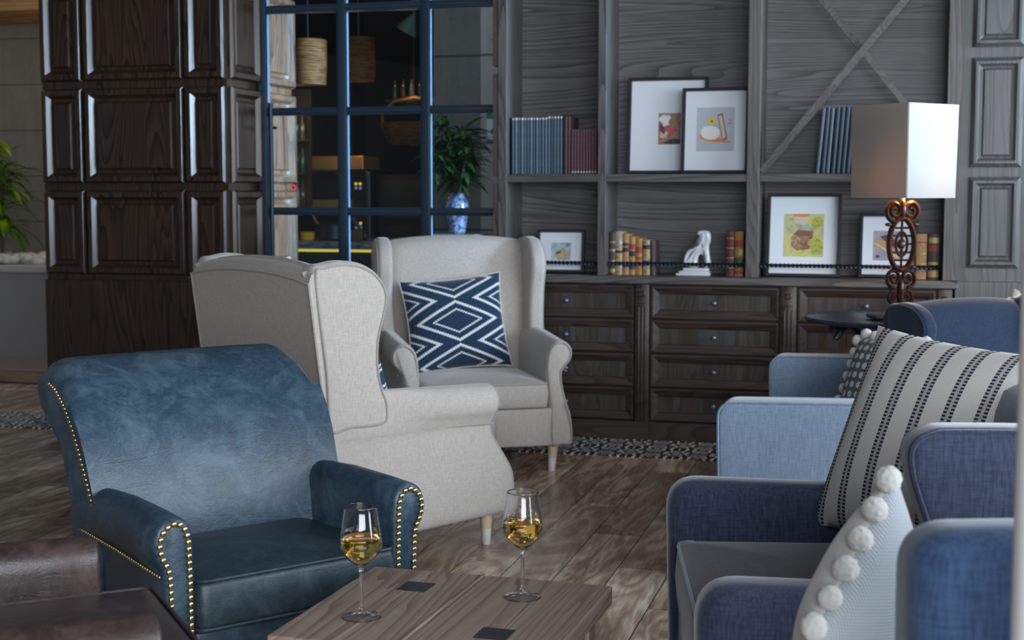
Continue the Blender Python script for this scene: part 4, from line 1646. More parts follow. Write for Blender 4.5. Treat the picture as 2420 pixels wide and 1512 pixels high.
# light blue two-seater, arms at z 4.67 and 5.96
blue_chair((0.88, 5.32, 0), R(-91.5), 'light blue upholstered two seat sofa with squared piped arms behind the slate blue armchair', 'lightblue', width=1.42, arm_h=0.62,
           back_h=0.66, seat_h=0.47, depth=0.80, wings=(False, False), skew=-0.20, flat=True, cat='sofa', name='upholstered_sofa')
blue_chair((0.355, 3.03, 0), R(-93), 'slate blue upholstered armchair at the right holding the striped cushion', 'violet', width=1.06, arm_h=0.60, back_h=0.885, seat_h=0.48,
           depth=0.84, wingf=0.375, wfar=0.60, wings=(True, True))
# slipper chair seen from behind, in the near right corner
def slipper():
    t = thing('slipper_chair', 'blurred blue armless chair in the lower right corner, seen from behind', 'chair', (0.86, 1.80, 0), R(180 + 3))
    m = M['navy']
    bm = bmesh.new()
    ol = rpoly([(-0.37, 0.16, 0.03), (0.37, 0.16, 0.03), (0.375, 0.885, 0.07), (-0.375, 0.885, 0.07)], 8)
    add_slab(bm, ol, 0.12, 0.045, lambda a, b, h: (a - 0.012 * (1 if a > 0 else -1) * math.sin((0.885 - b) * 4), h + 0.02 * (b - 0.4), b), puff=0.012, seg=7)
    obj('backrest', bm, m, t, True, 60)
    bm, out = cushion_box(0.70, 0.50, 0.13, 0.05, 0.02)
    obj('seat_cushion', bm, m, t, True, 60, loc=(0, -0.56, 0.26))
    obj('seat_base', box(-0.34, 0.34, -0.55, -0.04, 0.15, 0.26, bev=0.02), m, t)
    for x in (-0.3, 0.3):
        for y in (-0.5, 0.0):
            bm = bmesh.new()
            add_lathe(bm, [(0.016, 0), (0.022, 0.08), (0.026, 0.165)], 16, (x, y, 0))
            obj('leg', bm, M['leg_wood'], t)


slipper()


# pom poms
_pom = None


def pom_mesh():
    global _pom
    if _pom is None:
        bm = bmesh.new()
        bmesh.ops.create_icosphere(bm, subdivisions=4, radius=1.0)
        rnd = random.Random(3)
        dirs = [Vector((rnd.uniform(-1, 1), rnd.uniform(-1, 1), rnd.uniform(-1, 1))).normalized() for _ in range(9)]
        for v in bm.verts:
            n = v.co.normalized()
            k = 0
            for i, d in enumerate(dirs):
                k += math.sin(n.dot(d) * 15 + i) * 0.014
            k += rnd.uniform(-0.012, 0.012)
            v.co = n * (1 + k)
        me = bpy.data.meshes.new('pom_pom')
        bm.to_mesh(me)
        bm.free()
        for p in me.polygons:
            p.use_smooth = True
        me.materials.append(M['wool_white'])
        _pom = me
    return _pom


def poms(parent, pts, r):
    rnd = random.Random(11)
    for p in pts:
        o = bpy.data.objects.new('pom_pom', pom_mesh())
        COL.objects.link(o)
        o.parent = parent
        o.location = p
        rr = r * rnd.uniform(0.9, 1.08)
        o.scale = (rr, rr, rr * rnd.uniform(0.95, 1.1))
        o.rotation_euler = (rnd.uniform(0, 6), rnd.uniform(0, 6), rnd.uniform(0, 6))


def pom_points(w, h, sides, n):
    out = []
    for sd in sides:
        for k in range(n):
            q = -1 + 2 * (k + 0.5) / n
            if sd == 'l':
                out.append((-w / 2 * (1 - 0.075 * (1 - q * q)) - 0.012, 0, h / 2 + q * h / 2))
            if sd == 'r':
                out.append((w / 2 * (1 - 0.075 * (1 - q * q)) + 0.012, 0, h / 2 + q * h / 2))
            if sd == 't':
                out.append((q * w / 2, 0, h + 0.008 - 0.0375 * h * (1 - q * q)))
            if sd == 'b':
                out.append((q * w / 2, 0, -0.008))
    return out


# striped cushion on the slate blue chair
st = stripe_mat()
pillow('striped_cushion', 'large cream cushion with dashed black stripes on the slate blue armchair', 0.60, 0.52, 0.17, [st, st],
       (0.885, 3.19, 0.485), eul((-0.80, -0.60), R(24), R(3)), bend=0.015)
# small fringed cushion lying in front of it
kn = knit_mat()
e1 = eul((-0.85, 0.53), R(9), R(36))
c1 = Vector((0.528, 2.14, 0.640)) - e1.to_matrix() @ Vector((0, 0, 0.175))
p1 = pillow('pom_pom_cushion', 'grey white knitted cushion with large wool pom poms in front of the slate blue armchair', 0.35, 0.35, 0.15, [M['cream'], kn], c1, e1)
poms(p1, pom_points(0.35, 0.35, 'rtb', 6), 0.020)
dm = dots_mat()
p2 = pillow('pom_pom_cushion', 'grey green dotted cushion edged with cream pom poms on the light blue sofa', 0.36, 0.33, 0.13, [dm, M['cream']],
            (1.285, 5.15, 0.455), eul((-0.88, -0.47), R(22), R(0)))
poms(p2, pom_points(0.36, 0.33, 'lrt', 7), 0.021)
p3 = pillow('pom_pom_cushion', 'cream cushion behind the near wing of the slate blue armchair, its white pom poms showing', 0.40, 0.36, 0.12, [M['cream'], M['cream']],
            (0.95, 2.74, 0.44), eul((-0.90, 0.2), R(8), 0))
poms(p3, pom_points(0.40, 0.36, 't', 6), 0.026)


def fringed():
    r = pillow('fringed_cushion', 'small dark denim cushion with frayed blond fringe on the slate blue armchair seat', 0.30, 0.24, 0.10, [M['navy'], M['navy']],
               (0.63, 2.60, 0.485), eul((-0.96, -0.1), R(26), R(0)))
    bm = bmesh.new()
    rnd = random.Random(5)
    for k in range(260):
        sd = rnd.choice('ltr')
        q = rnd.uniform(-1, 1)
        w_, h_ = 0.30, 0.24
        if sd == 't':
            p = Vector((q * w_ / 2, rnd.uniform(-.01, .01), h_))
            d = Vector((rnd.uniform(-.3, .3), rnd.uniform(-.5, .5), 1))
        elif sd == 'l':
            p = Vector((-w_ / 2, rnd.uniform(-.01, .01), h_ / 2 + q * h_ / 2))
            d = Vector((-1, rnd.uniform(-.5, .5), rnd.uniform(-.3, .3)))
        else:
            p = Vector((w_ / 2, rnd.uniform(-.01, .01), h_ / 2 + q * h_ / 2))
            d = Vector((1, rnd.uniform(-.5, .5), rnd.uniform(-.3, .3)))
        L = rnd.uniform(0.012, 0.026)
        add_tube(bm, [p, p + d.normalized() * L], 0.0007, 3)
    obj('fringe', bm, plain('blond_fringe', (0.42, 0.30, 0.18), 0.8), r)


fringed()

# ottoman + tasselled cushion behind the far blue chair
ot = thing('ottoman', 'low blue ottoman behind the navy wing chair by the right hand column', 'ottoman', (2.35, 6.35, 0), R(-15))
bm, _ = cushion_box(0.5, 0.42, 0.34, 0.06, 0.02)
obj('seat', bm, M['navy'], ot, True, 60, loc=(0, -0.21, 0.08))
for sx in (-0.18, 0.18):
    for sy in (-0.14, 0.14):
        bm = bmesh.new()
        add_lathe(bm, [(0.015, 0), (0.02, 0.085)], 12, (sx, sy, 0))
        obj('leg', bm, M['leg_wood'], ot)
tc = pillow('tasselled_cushion', 'cream cushion with a corner tassel peeking over the navy wing chair back', 0.40, 0.40, 0.13, [M['cream'], M['cream']],
            (2.12, 6.33, 0.36), (R(-8), R(36), R(-15)))
poms(tc, [(-0.20, 0, 0.41)], 0.022)
bm = bmesh.new()
for k in range(24):
    a = 2 * PI * k / 24
    add_tube(bm, [(-0.20, 0, 0.43), (-0.20 + 0.02 * math.cos(a), 0.02 * math.sin(a), 0.47)], 0.002, 4)
obj('tassel', bm, M['wool_white'], tc)

# ================================================================== LAMP AND ROUND TABLE
LZ = 6.28
LX = (2127 - 1210) / 3400 * LZ
TT = 0.748


def round_table():
    t = thing('side_table', 'round black iron table with scalloped edge and scrolled legs under the lamp', 'side table', (LX - 0.04, LZ, 0))
    bm = bmesh.new()
    n = 144
    rings = []
    for rr, z in ((0.02, -0.012), (0.33, -0.012), (0.352, -0.008), (0.360, 0.004), (0.355, 0.012), (0.335, 0.004), (0.02, 0.002)):
        ring = []
        for k in range(n):
            a = 2 * PI * k / n
            sc = 1 + (0.016 * abs(math.cos(a * 18)) if rr > 0.3 else 0)
            ring.append((rr * sc * math.cos(a), rr * sc * math.sin(a), TT - 0.012 + z))
        rings.append(ring)
    add_loft(bm, rings)
    tm = plain('painted_iron_top', (0.045, 0.065, 0.10), 0.3, 0.5)
    obj('table_top', bm, tm, t)
    for k in range(3):
        a0 = R(200 + 120 * k)
        bm = bmesh.new()
        c, s = math.cos(a0), math.sin(a0)
        path = catmull([(0.30, TT - 0.045), (0.27, TT - 0.03), (0.25, TT - 0.06), (0.27, TT - 0.085), (0.245, TT - 0.055), (0.19, TT - 0.035), (0.13, TT - 0.10), (0.10, TT - 0.22), (0.095, 0.36), (0.13, 0.22), (0.21, 0.10), (0.29, 0.03), (0.33, 0.010)], 6)
        add_tube(bm, [(p.x * c, p.x * s, p.y) for p in path], 0.013, 8)
        p2 = catmull([(0.09, TT - 0.30), (0.05, TT - 0.22), (0.07, TT - 0.12), (0.13, TT - 0.10), (0.12, TT - 0.16), (0.09, TT - 0.15)], 6)
        add_tube(bm, [(p.x * c, p.x * s, p.y) for p in p2], 0.009, 8)
        add_sphere(bm, (0.33 * c, 0.33 * s, 0.016), 0.02, 12, 8, (1, 1, 0.8))
        obj('leg', bm, M['iron'], t)
    bm = bmesh.new()
    add_tube(bm, [(0.10 * math.cos(a), 0.10 * math.sin(a), 0.36) for a in [2 * PI * k / 24 for k in range(24)]], 0.009, 8, True)
    obj('ring_brace', bm, M['iron'], t)


round_table()


def lamp():
    t = thing('table_lamp', 'table lamp with square cream shade on a carved reddish brown openwork stand', 'lamp', (LX, LZ - 0.02, TT - 0.005), R(3))
    carved = wood('carved_mahogany', (0.060, 0.020, 0.013), (0.020, 0.007, 0.005), 'z', 5, 0.34)
    bm = bmesh.new()
    add_box(bm, -0.13, 0.13, -0.07, 0.07, 0.0, 0.018, 0.006, 3)
    add_box(bm, -0.045, 0.045, -0.04, 0.04, 0.018, 0.036, 0.008, 3)
    obj('foot', bm, plain('black_lamp_foot', (0.02, 0.02, 0.025), 0.4), t)
    bm = bmesh.new()

    def ring(cx, cz, rx, rz, r, a0=0, a1=360, n=36, y=0.0):
        pts = [(cx + rx * math.cos(R(a0 + (a1 - a0) * k / n)), y, cz + rz * math.sin(R(a0 + (a1 - a0) * k / n))) for k in range(n + (0 if abs(a1 - a0) == 360 else 1))]
        add_tube(bm, pts, r, 8, abs(a1 - a0) == 360)

    def scroll(cx, cz, r0, turns, a0, rt, flip=1):
        pts = []
        n = int(26 * turns)
        for k in range(n + 1):
            f = k / n
            a = a0 + flip * f * turns * 2 * PI
            rr = r0 * (1 - 0.80 * f)
            pts.append((cx + rr * math.cos(a), 0, cz + rr * math.sin(a)))
        add_tube(bm, pts, rt, 8)
    # stem
    add_tube(bm, [(0, 0, 0.02), (0, 0, 0.12)], 0.016, 10)
    # lower pair of scrolls
    for s in (-1, 1):
        scroll(s * 0.030, 0.090, 0.036, 1.5, PI / 2, 0.008, -s)
        scroll(s * 0.036, 0.178, 0.042, 1.5, -PI / 2, 0.009, s)
        scroll(s * 0.042, 0.470, 0.046, 1.6, -PI / 2, 0.011, s)
    add_sphere(bm, (0, 0, 0.135), 0.020, 14, 10, (0.9, 0.8, 2.2))
    # oval lattice
    oc = 0.325
    ring(0, oc, 0.066, 0.112, 0.013)
    ring(0, oc, 0.030, 0.052, 0.006)
    add_tube(bm, [(0, 0, oc - 0.112), (0, 0, oc + 0.112)], 0.0055, 8)
    for dz, hw in ((0, 0.066), (0.036, 0.062), (-0.036, 0.062), (0.070, 0.050), (-0.070, 0.050)):
        add_tube(bm, [(-hw, 0, oc + dz), (hw, 0, oc + dz)], 0.0048, 8)
    add_sphere(bm, (0, 0, oc), 0.020, 14, 10, (1.1, 0.6, 1.1))
    for s in (-1, 1):
        add_sphere(bm, (s * 0.070, 0, oc + 0.085), 0.014, 12, 8, (1.4, 0.8, 0.6))
        add_sphere(bm, (s * 0.062, 0, oc - 0.100), 0.014, 12, 8, (1.3, 0.8, 0.6))
    add_sphere(bm, (0, 0, 0.475), 0.022, 14, 10, (0.8, 0.8, 2.0))
    # give the stand its depth
    for v in bm.verts:
        v.co.y *= 1.7
        v.co.x *= 0.84
    obj('carved_stand', bm, carved, t, True, 60)
    # shade (square, slight taper), open top and bottom, with thickness
    t_sh = NT('cream_linen_shade')
    n = t_sh.noise(t_sh.coord(), 300, 2, 0.6)
    tr = t_sh.n('ShaderNodeBsdfTranslucent')
    tr.inputs[0].default_value = (0.5, 0.40, 0.28, 1)
    t_sh.set(color=t_sh.ramp(n, [(0.3, (0.27, 0.26, 0.235)), (0.7, (0.31, 0.30, 0.275))]), rough=0.85)
    mx = t_sh.n('ShaderNodeMixShader')
    mx.inputs[0].default_value = 0.22
    t_sh.t.links.new(t_sh.bsdf.outputs[0], mx.inputs[1])
    t_sh.t.links.new(tr.outputs[0], mx.inputs[2])
    t_sh.t.links.new(mx.outputs[0], t_sh.out.inputs[0])
    bm = bmesh.new()
    z0, z1 = 0.525, 0.922
    h0, h1 = 0.158, 0.162

    def sq(h, z):
        return [(p.x, p.y, z) for p in rpoly([(-h, -h, 0.012), (h, -h, 0.012), (h, h, 0.012), (-h, h, 0.012)], 3)]
    rings = [sq(h0 - 0.003, z0), sq(h0, z0), sq(h1, z1), sq(h1 - 0.003, z1), sq(h0 - 0.003, z0)]
    vr = add_loft(bm, rings, True, False)
    rs = bmesh.ops.remove_doubles(bm, verts=bm.verts[:], dist=1e-6)
    obj('lamp_shade', bm, t_sh.mat, t, True, 30, rot=(0, 0, R(31)))
    bm = bmesh.new()
    add_tube(bm, [(0, 0, 0.50), (0, 0, 0.60)], 0.012, 10)
    for a in (0, 90, 180, 270):
        add_tube(bm, [(0, 0, 0.90), (0.155 * math.cos(R(a + 42)), 0.155 * math.sin(R(a + 42)), 0.915)], 0.002, 6)
    add_tube(bm, [(0, 0, 0.60), (0, 0, 0.90)], 0.003, 6)
    obj('fitting', bm, M['brass'], t)
    bm = bmesh.new()
    add_sphere(bm, (0, 0, 0.66), 0.032, 16, 12, (1, 1, 1.25))
    obj('bulb', bm, plain('warm_bulb', (1, 0.7, 0.35), 0.5, emis=(1, 0.62, 0.25), estr=3.0), t)
    point('lamp_light', (LX + 0.05, LZ - 0.02, TT + 0.60), 9, (1.0, 0.45, 0.12), 0.03)


lamp()


# ================================================================== COFFEE TABLE AND GLASSES
RT = R(-17.3)
TL = (-0.313, 3.208)
Uv = Vector((math.cos(RT), math.sin(RT)))
Vv = Vector((-Uv.y, Uv.x))
TW, TLn = 0.556, 0.535
tc_ = Vector(TL) + Uv * TW / 2 - Vv * TLn / 2


def top_wood():
    t = wood('worn_red_brown_plank', (0.36, 0.255, 0.20), (0.17, 0.112, 0.088), 'y', 7, 0.50, 2.4, stretch=0.05)
    return t


def table():
    t = thing('coffee_table', 'small square red brown plank table with black inlays holding two wine glasses', 'table', (tc_.x, tc_.y, 0), RT)
    tw = top_wood()
    filler = plain('pale_joint_filler', (0.30, 0.26, 0.22), 0.7)
    z0, z1 = 0.408, 0.45
    hw, hl = TW / 2, TLn / 2
    mid = -0.012
    xs = [-hw, -0.135, mid - 0.002, mid + 0.002, 0.150, hw]
    spans = [(xs[0], xs[1]), (xs[1], xs[2]), (xs[3], xs[4]), (xs[4], xs[5])]
    for i, (a, b) in enumerate(spans):
        obj('plank', box(a + 0.0008, b - 0.0008, -hl, hl, z0, z1, bev=0.004 if i in (0, 3) else 0.0015), tw, t, False)
    for x in (xs[1], xs[4]):
        obj('joint', box(x - 0.0009, x + 0.0009, -hl + 0.002, hl - 0.002, z0 + 0.002, z1 - 0.0002), filler, t, False)
    bm = bmesh.new()
    add_box(bm, mid - 0.007, mid - 0.0005, -hl, hl + 0.002, z1 - 0.01, z1 + 0.0035, 0.002)
    obj('ridge', bm, wood('pale_worn_edge', (0.34, 0.27, 0.21), (0.14, 0.09, 0.07), 'y', 5, 0.6), t, False)
    blk = plain('black_inlay', (0.016, 0.017, 0.022), 0.45)
    for cx, cy in ((xs[1] + 0.010, 0.135), (xs[4] - 0.012, -0.130)):
        obj('inlay', box(cx - 0.033, cx + 0.033, cy - 0.035, cy + 0.035, z1 - 0.004, z1 + 0.0006, bev=0.0004), blk, t, False)
    for sx in (-1, 1):
        for sy in (-1, 1):
            obj('leg', box(sx * (hw - 0.06) - 0.03, sx * (hw - 0.06) + 0.03, sy * (hl - 0.06) - 0.03, sy * (hl - 0.06) + 0.03, 0, z0, bev=0.004), tw, t, False)
    obj('apron', box(-hw + 0.04, hw - 0.04, -hl + 0.04, hl - 0.04, 0.34, z0 - 0.001, bev=0.003), tw, t, False)


table()

gm = NT('crystal_glass')
gm.set(color=(1, 1, 1), rough=0.0, trans=1.0, ior=1.48)
gm = gm.mat
wm = NT('amber_white_wine')
wm.set(color=(0.93, 0.62, 0.13), rough=0.0, trans=1.0, ior=1.34)
wm = wm.mat


def wine_glass(px_pos, label, h=0.225, lvl=0.162):
    t = thing('wine_glass', label, 'wine glass', px_pos)
    k = h / 0.225
    # outer profile foot -> rim, then inner profile back down
    outer = [(0.0385, 0.0), (0.0392, 0.0012), (0.0375, 0.0022), (0.026, 0.0045), (0.012, 0.0085), (0.0062, 0.0140), (0.0044, 0.022), (0.0037, 0.045), (0.0036, 0.075), (0.0042, 0.092), (0.0062, 0.1015),
             (0.0130, 0.1070), (0.0235, 0.1160), (0.0335, 0.1270), (0.0400, 0.1380), (0.0425, 0.1470), (0.0420, 0.1580), (0.0395, 0.1760), (0.0362, 0.1980), (0.0332, 0.2180), (0.0325, 0.2240)]
    inner = [(0.0318, 0.2245), (0.0322, 0.2180), (0.0352, 0.1980), (0.0385, 0.1760), (0.0409, 0.1580), (0.0413, 0.1470), (0.0389, 0.1388), (0.0325, 0.1285), (0.0228, 0.1180), (0.0120, 0.1095), (0.0045, 0.1060), (0.0004, 0.1052)]

    def smooth(pr):
        return [(p.x, p.y) for p in catmull(pr, 3)]
    bm = bmesh.new()
    prof = [(0.0004, 0.0085), (0.006, 0.0078), (0.012, 0.0055), (0.026, 0.0024), (0.0345, 0.0007), (0.0372, 0.0)] + outer + inner
    prof = smooth([(r * k, z * k) for r, z in prof])
    prof = [(max(r, 0.0003), max(z, 0.0)) for r, z in prof]
    add_lathe(bm, prof, 64)
    obj('glass', bm, gm, t, True, 60)
    bm = bmesh.new()
    lv = lvl * k
    ip = smooth([(r * k, z * k) for r, z in inner])[::-1]
    wp = [(max(0.0003, r - 0.00025), z + 0.0003) for r, z in ip if z < lv]
    rl = wp[-1][0]
    wp += [(rl, lv), (rl - 0.0012, lv - 0.0007), (0.0004, lv - 0.0008)]
    add_lathe(bm, wp, 64)
    obj('wine', bm, wm, t, True, 60)
    return t


wine_glass((-0.3006, 2.814, 0.4507), 'left wine glass half full of amber white wine, nearer on the plank table')
wine_glass((0.0222, 2.955, 0.4507), 'right wine glass of amber white wine, standing on the far right leaf of the table')

# ================================================================== WHITE COLUMN at the right edge
bm = bmesh.new()
add_lathe(bm, [(0.05, 0), (0.05, 0.02), (0.042, 0.03), (0.042, 3.27), (0.05, 3.28), (0.05, 3.3)], 40, (0.612, 1.60, 0))
o = obj('trim_2', bm, plain('white_painted_post', (0.86, 0.86, 0.86), 0.6), None)
struct(o)
o['label'] = 'white painted post at the right edge of the photo'


# ================================================================== BACK ROOM
def leaf(bm, p, d, L, wd, droop, mi=0):
    d = Vector(d).normalized()
    side = d.cross(Vector((0, 0, 1)))
    if side.length < 0.05:
        side = Vector((1, 0, 0))
    side.normalize()
    n = 7
    L_ = []
    P = Vector(p)
    dd = d.copy()
    rows = []
    for k in range(n + 1):
        f = k / n
        ww = wd * math.sin(PI * min(1, f * 0.94 + 0.06)) ** 0.7 * (1 - f * 0.25)
        up = dd.cross(side)
        rows.append([P - side * ww / 2, P + up * ww * 0.12, P + side * ww / 2])
        dd = (dd + Vector((0, 0, -droop / n))).normalized()
        P = P + dd * L / n
    vr = [[bm.verts.new(q) for q in r] for r in rows]
    for a, b in zip(vr, vr[1:]):
        for i in range(2):
            f = bm.faces.new((a[i], a[i + 1], b[i + 1], b[i]))
            f.material_index = mi


def leaf_mat(name, a, b):
    t = NT(name)
    n = t.noise(t.coord(), 7, 2, 0.5)
    return t.set(color=t.ramp(n, [(0.35, a), (0.65, b)]), rough=0.4)


lf_dark = leaf_mat('dark_green_leaf', (0.006, 0.024, 0.008), (0.022, 0.075, 0.016))
lf_yel = leaf_mat('yellow_green_leaf', (0.05, 0.14, 0.008), (0.26, 0.42, 0.02))
bark = plain('brown_stem', (0.09, 0.06, 0.035), 0.8)


def foliage_stalks(t, stalks, lm, seed, L=(0.16, 0.26), wd=0.035, n=16, droop=0.9, stem_m=None):
    rnd = random.Random(seed)
    for (x, y, z0, z1, lx) in stalks:
        bm = bmesh.new()
        add_tube(bm, [(x, y, z0), (x + lx * 0.4, y, (z0 + z1) / 2), (x + lx, y, z1)], 0.012, 8)
        obj('stem', bm, stem_m or bark, t)
        bm = bmesh.new()
        for k in range(n):
            f = rnd.uniform(0.25, 1.0)
            p = (x + lx * f, y, z0 + (z1 - z0) * f)
            a = rnd.uniform(0, 2 * PI)
            e = rnd.uniform(0.1, 1.1)
            leaf(bm, p, (math.cos(a), math.sin(a), e), rnd.uniform(*L), wd * rnd.uniform(0.7, 1.2), droop * rnd.uniform(0.6, 1.6))
        obj('leaves', bm, lm, t)


# left: planter with tall plant in front of the concrete wall
pl = wthing('planter', 'long pale grey planter box filled with white stones before the concrete wall', 'planter', -6.2, 1.9, 0)
obj('box', box(-1.4, 1.35, 0, 0.7, 0.0, 0.70, bev=0.006), plain('grey_planter', (0.27, 0.255, 0.25), 0.7), pl, False)
obj('rim', box(-1.42, 1.37, -0.012, 0.72, 0.70, 0.755, bev=0.01), plain('cream_planter_rim', (0.46, 0.44, 0.40), 0.7), pl, False)
bm = bmesh.new()
rnd = random.Random(2)
for k in range(420):
    add_sphere(bm, (rnd.uniform(-1.2, 1.3), rnd.uniform(0.03, 0.6), 0.765 + rnd.uniform(0, 0.035)), rnd.uniform(0.025, 0.05), 6, 5, (1.2, 1, 0.7))
o = obj('pebbles', bm, plain('white_pebble', (0.60, 0.62, 0.58), 0.7), None, True, 80, loc=W(-6.2, 1.9, 0.005), rot=(0, 0, -TH))
tag(o, 'heap of white stones filling the planter at the left edge', 'stones')
o['kind'] = 'stuff'
fp = wthing('foliage_plant', 'tall plant with yellow green strap leaves in the planter at the left edge', 'plant', -6.60, 2.25, 0.76)
foliage_stalks(fp, [(0.0, 0, 0, 0.72, 0.03), (-0.12, 0.05, 0, 0.95, -0.02), (-0.24, 0, 0, 0.85, 0.04)], lf_yel, 4, (0.22, 0.40), 0.055, 60, 1.2)

o = obj('step', box(-2.4, 1.04, 0, 0.55, 0, 0.10, bev=0.02, seg=4), wood('polished_step_oak', (0.30, 0.24, 0.17), (0.14, 0.10, 0.07), 'x', 6, 0.2), None, False, loc=W(-5.9, 1.10, 0.0), rot=(0, 0, -TH))
tag(o, 'low polished wooden step on the floor in front of the grey planter', 'step')

# timber canopy with warm light, top left
cn = wthing('timber_canopy', 'orange lit timber slats overhead at the top left corner', 'canopy', -6.4, 2.1, 2.62)
canw = wood('warm_timber', (0.42, 0.24, 0.08), (0.22, 0.11, 0.035), 'x', 5, 0.5)
for k in range(5):
    obj('slat', box(-0.8, 1.5, 0.0 + k * 0.16, 0.07 + k * 0.16, 0.0, 0.12), canw, cn, False)
obj('deck', box(-0.8, 1.5, 0.0, 0.9, 0.12, 0.15), canw, cn, False)
point('canopy_light', W(-5.5, 2.2, 2.45), 9, (1.0, 0.62, 0.22), 0.08)
point('planter_light', W(-5.2, 1.5, 2.6), 22, (1.0, 0.92, 0.78), 0.3)

# concrete pillar and pale corner behind glass
conc2 = concrete_mat('grey_concrete_column', 0.575, (0.22, 0.225, 0.215), 0.12)
conc3 = concrete_mat('pale_concrete', 0.575, (0.55, 0.56, 0.53), 0.12)
struct(obj('wall_pillar', box(-3.02, -2.68, 1.9, 2.4, 0, 3.05), conc2, None, False, loc=W(0, 0, 0), rot=(0, 0, -TH)))
struct(obj('wall_pillar_right', box(-2.68, -1.6, 1.86, 2.5, 0, 3.05), conc3, None, False, loc=W(0, 0, 0), rot=(0, 0, -TH)))
# exit sign
sg = wthing('exit_sign', 'green and white emergency exit sign on the pale concrete behind the glass', 'sign', -2.635, 1.845, 1.635)
obj('plate', box(0, 0.30, -0.008, 0.01, 0, 0.20), plain('sign_white', (0.80, 0.88, 0.86), 0.5), sg, False)
gr = plain('sign_green', (0.02, 0.30, 0.14), 0.5)
bm = bmesh.new()
add_box(bm, 0.0, 0.30, -0.010, -0.0082, 0.135, 0.20)
add_box(bm, 0.10, 0.15, -0.010, -0.0082, 0.02, 0.10)
for pts in ([(0.02, 0.05), (0.06, 0.09), (0.06, 0.065), (0.095, 0.065), (0.095, 0.04), (0.06, 0.04), (0.06, 0.015)],):
    vs = [bm.verts.new((x, -0.0100, z)) for x, z in pts]
    bm.faces.new(vs)
obj('symbol', bm, gr, sg, False)
bm = bmesh.new()
add_sphere(bm, (0.05, -0.0105, 0.178), 0.008, 10, 6, (1, 0.1, 1))
add_tube(bm, [(0.05, -0.0105, 0.168), (0.06, -0.0105, 0.152), (0.05, -0.0105, 0.140)], 0.003, 6)
add_tube(bm, [(0.035, -0.0105, 0.160), (0.056, -0.0105, 0.163), (0.07, -0.0105, 0.155)], 0.0025, 6)
obj('figure', bm, plain('sign_figure', (0.85, 0.9, 0.88), 0.5), sg)

# counter behind the glass
ct = wthing('kitchen_counter', 'dark kitchen counter with grey marble top and glowing yellow strip behind the glass', 'counter', -4.3, 1.55, 0)
marble = NT('grey_marble')
mn = marble.noise(marble.mapv(marble.coord(), (2, 2, 6), (0, 0, 0), (0, 0.5, 0)), 3, 5, 0.7, 1.2)
marble.set(color=marble.ramp(mn, [(0.4, (0.06, 0.075, 0.09)), (0.6, (0.22, 0.24, 0.26))]), rough=0.25)
obj('cabinet', box(0, 1.15, 0.05, 0.75, 0, 0.895), plain('counter_black', (0.01, 0.012, 0.016), 0.5), ct, False)
obj('marble_top', box(-0.02, 1.17, 0, 0.80, 0.912, 0.965, bev=0.003), marble.mat, ct, False)
obj('light_strip', box(0, 1.15, 0.02, 0.05, 0.894, 0.912), plain('yellow_strip', (0.9, 0.8, 0.1), 0.5, emis=(0.85, 0.70, 0.10), estr=0.55), ct, False)

yp = wthing('yellow_pot', 'small yellow enamel pot on the marble counter behind the glass', 'pot', -3.865, 1.72, 0.965)
bm = bmesh.new()
add_lathe(bm, [(0.040, 0), (0.046, 0.004), (0.050, 0.05), (0.053, 0.053), (0.049, 0.055), (0.046, 0.05), (0.040, 0.008), (0.002, 0.006)], 28)
obj('body', bm, plain('yellow_enamel', (0.75, 0.45, 0.01), 0.35), yp)
pn = wthing('saucepan', 'blue grey saucepan with upright handle on the marble counter behind the glass', 'saucepan', -3.70, 1.80, 0.965)
bm = bmesh.new()
add_lathe(bm, [(0.095, 0), (0.108, 0.008), (0.112, 0.10), (0.116, 0.104), (0.112, 0.108), (0.106, 0.10), (0.098, 0.012), (0.002, 0.010)], 36)
obj('body', bm, plain('blued_steel', (0.03, 0.045, 0.06), 0.35, 0.5), pn)
bm = bmesh.new()
add_tube(bm, [(-0.105, 0, 0.09), (-0.13, 0, 0.12), (-0.17, 0, 0.19)], 0.009, 8)
obj('handle', bm, plain('copper_handle', (0.30, 0.16, 0.08), 0.35, 0.6), pn)
kb = wthing('knife_block', 'small brown wooden block with a leaning spatula on the counter behind the glass', 'knife block', -3.53, 1.78, 0.965)
obj('block', box(-0.055, 0.055, -0.05, 0.05, 0, 0.065, bev=0.006), plain('brown_block', (0.13, 0.06, 0.035), 0.5), kb, False)
bm = bmesh.new()
add_box(bm, -0.012, 0.012, -0.003, 0.003, 0, 0.16, 0.002, mtx=Matrix.Translation((0.06, 0, 0.02)) @ Matrix.Rotation(R(-35), 4, 'Y'))
obj('spatula', bm, plain('dull_steel', (0.18, 0.22, 0.26), 0.35, 0.8), kb, False)

# deck oven
ov = wthing('deck_oven', 'two deck oven with amber lit tops and steel posts in the dark kitchen', 'oven', -4.36, 3.0, 0)
obm = plain('oven_black', (0.010, 0.011, 0.014), 0.45)
amb = plain('oven_amber_steel', (0.55, 0.33, 0.14), 0.35, 0.6)
stl = plain('oven_steel', (0.30, 0.36, 0.42), 0.3, 0.9)
obj('body', box(0, 0.44, 0, 0.6, 0.70, 1.46, bev=0.004), obm, ov, False)
for z in (1.16, 1.46):
    hh = 0.10 if z > 1.4 else 0.07
    obj('hood', box(0.0, 0.435 if z > 1.4 else 0.33, -0.06, 0.3, z, z + hh, bev=0.003), amb, ov, False)
    bm = bmesh.new()
    add_tube(bm, [(0.03, -0.09, z - 0.01), (0.24, -0.09, z - 0.01)], 0.010, 8)
    for x in (0.05, 0.22):
        add_tube(bm, [(x, -0.09, z - 0.03), (x, 0.0, z - 0.03)], 0.006, 6)
    obj('handle', bm, stl, ov)
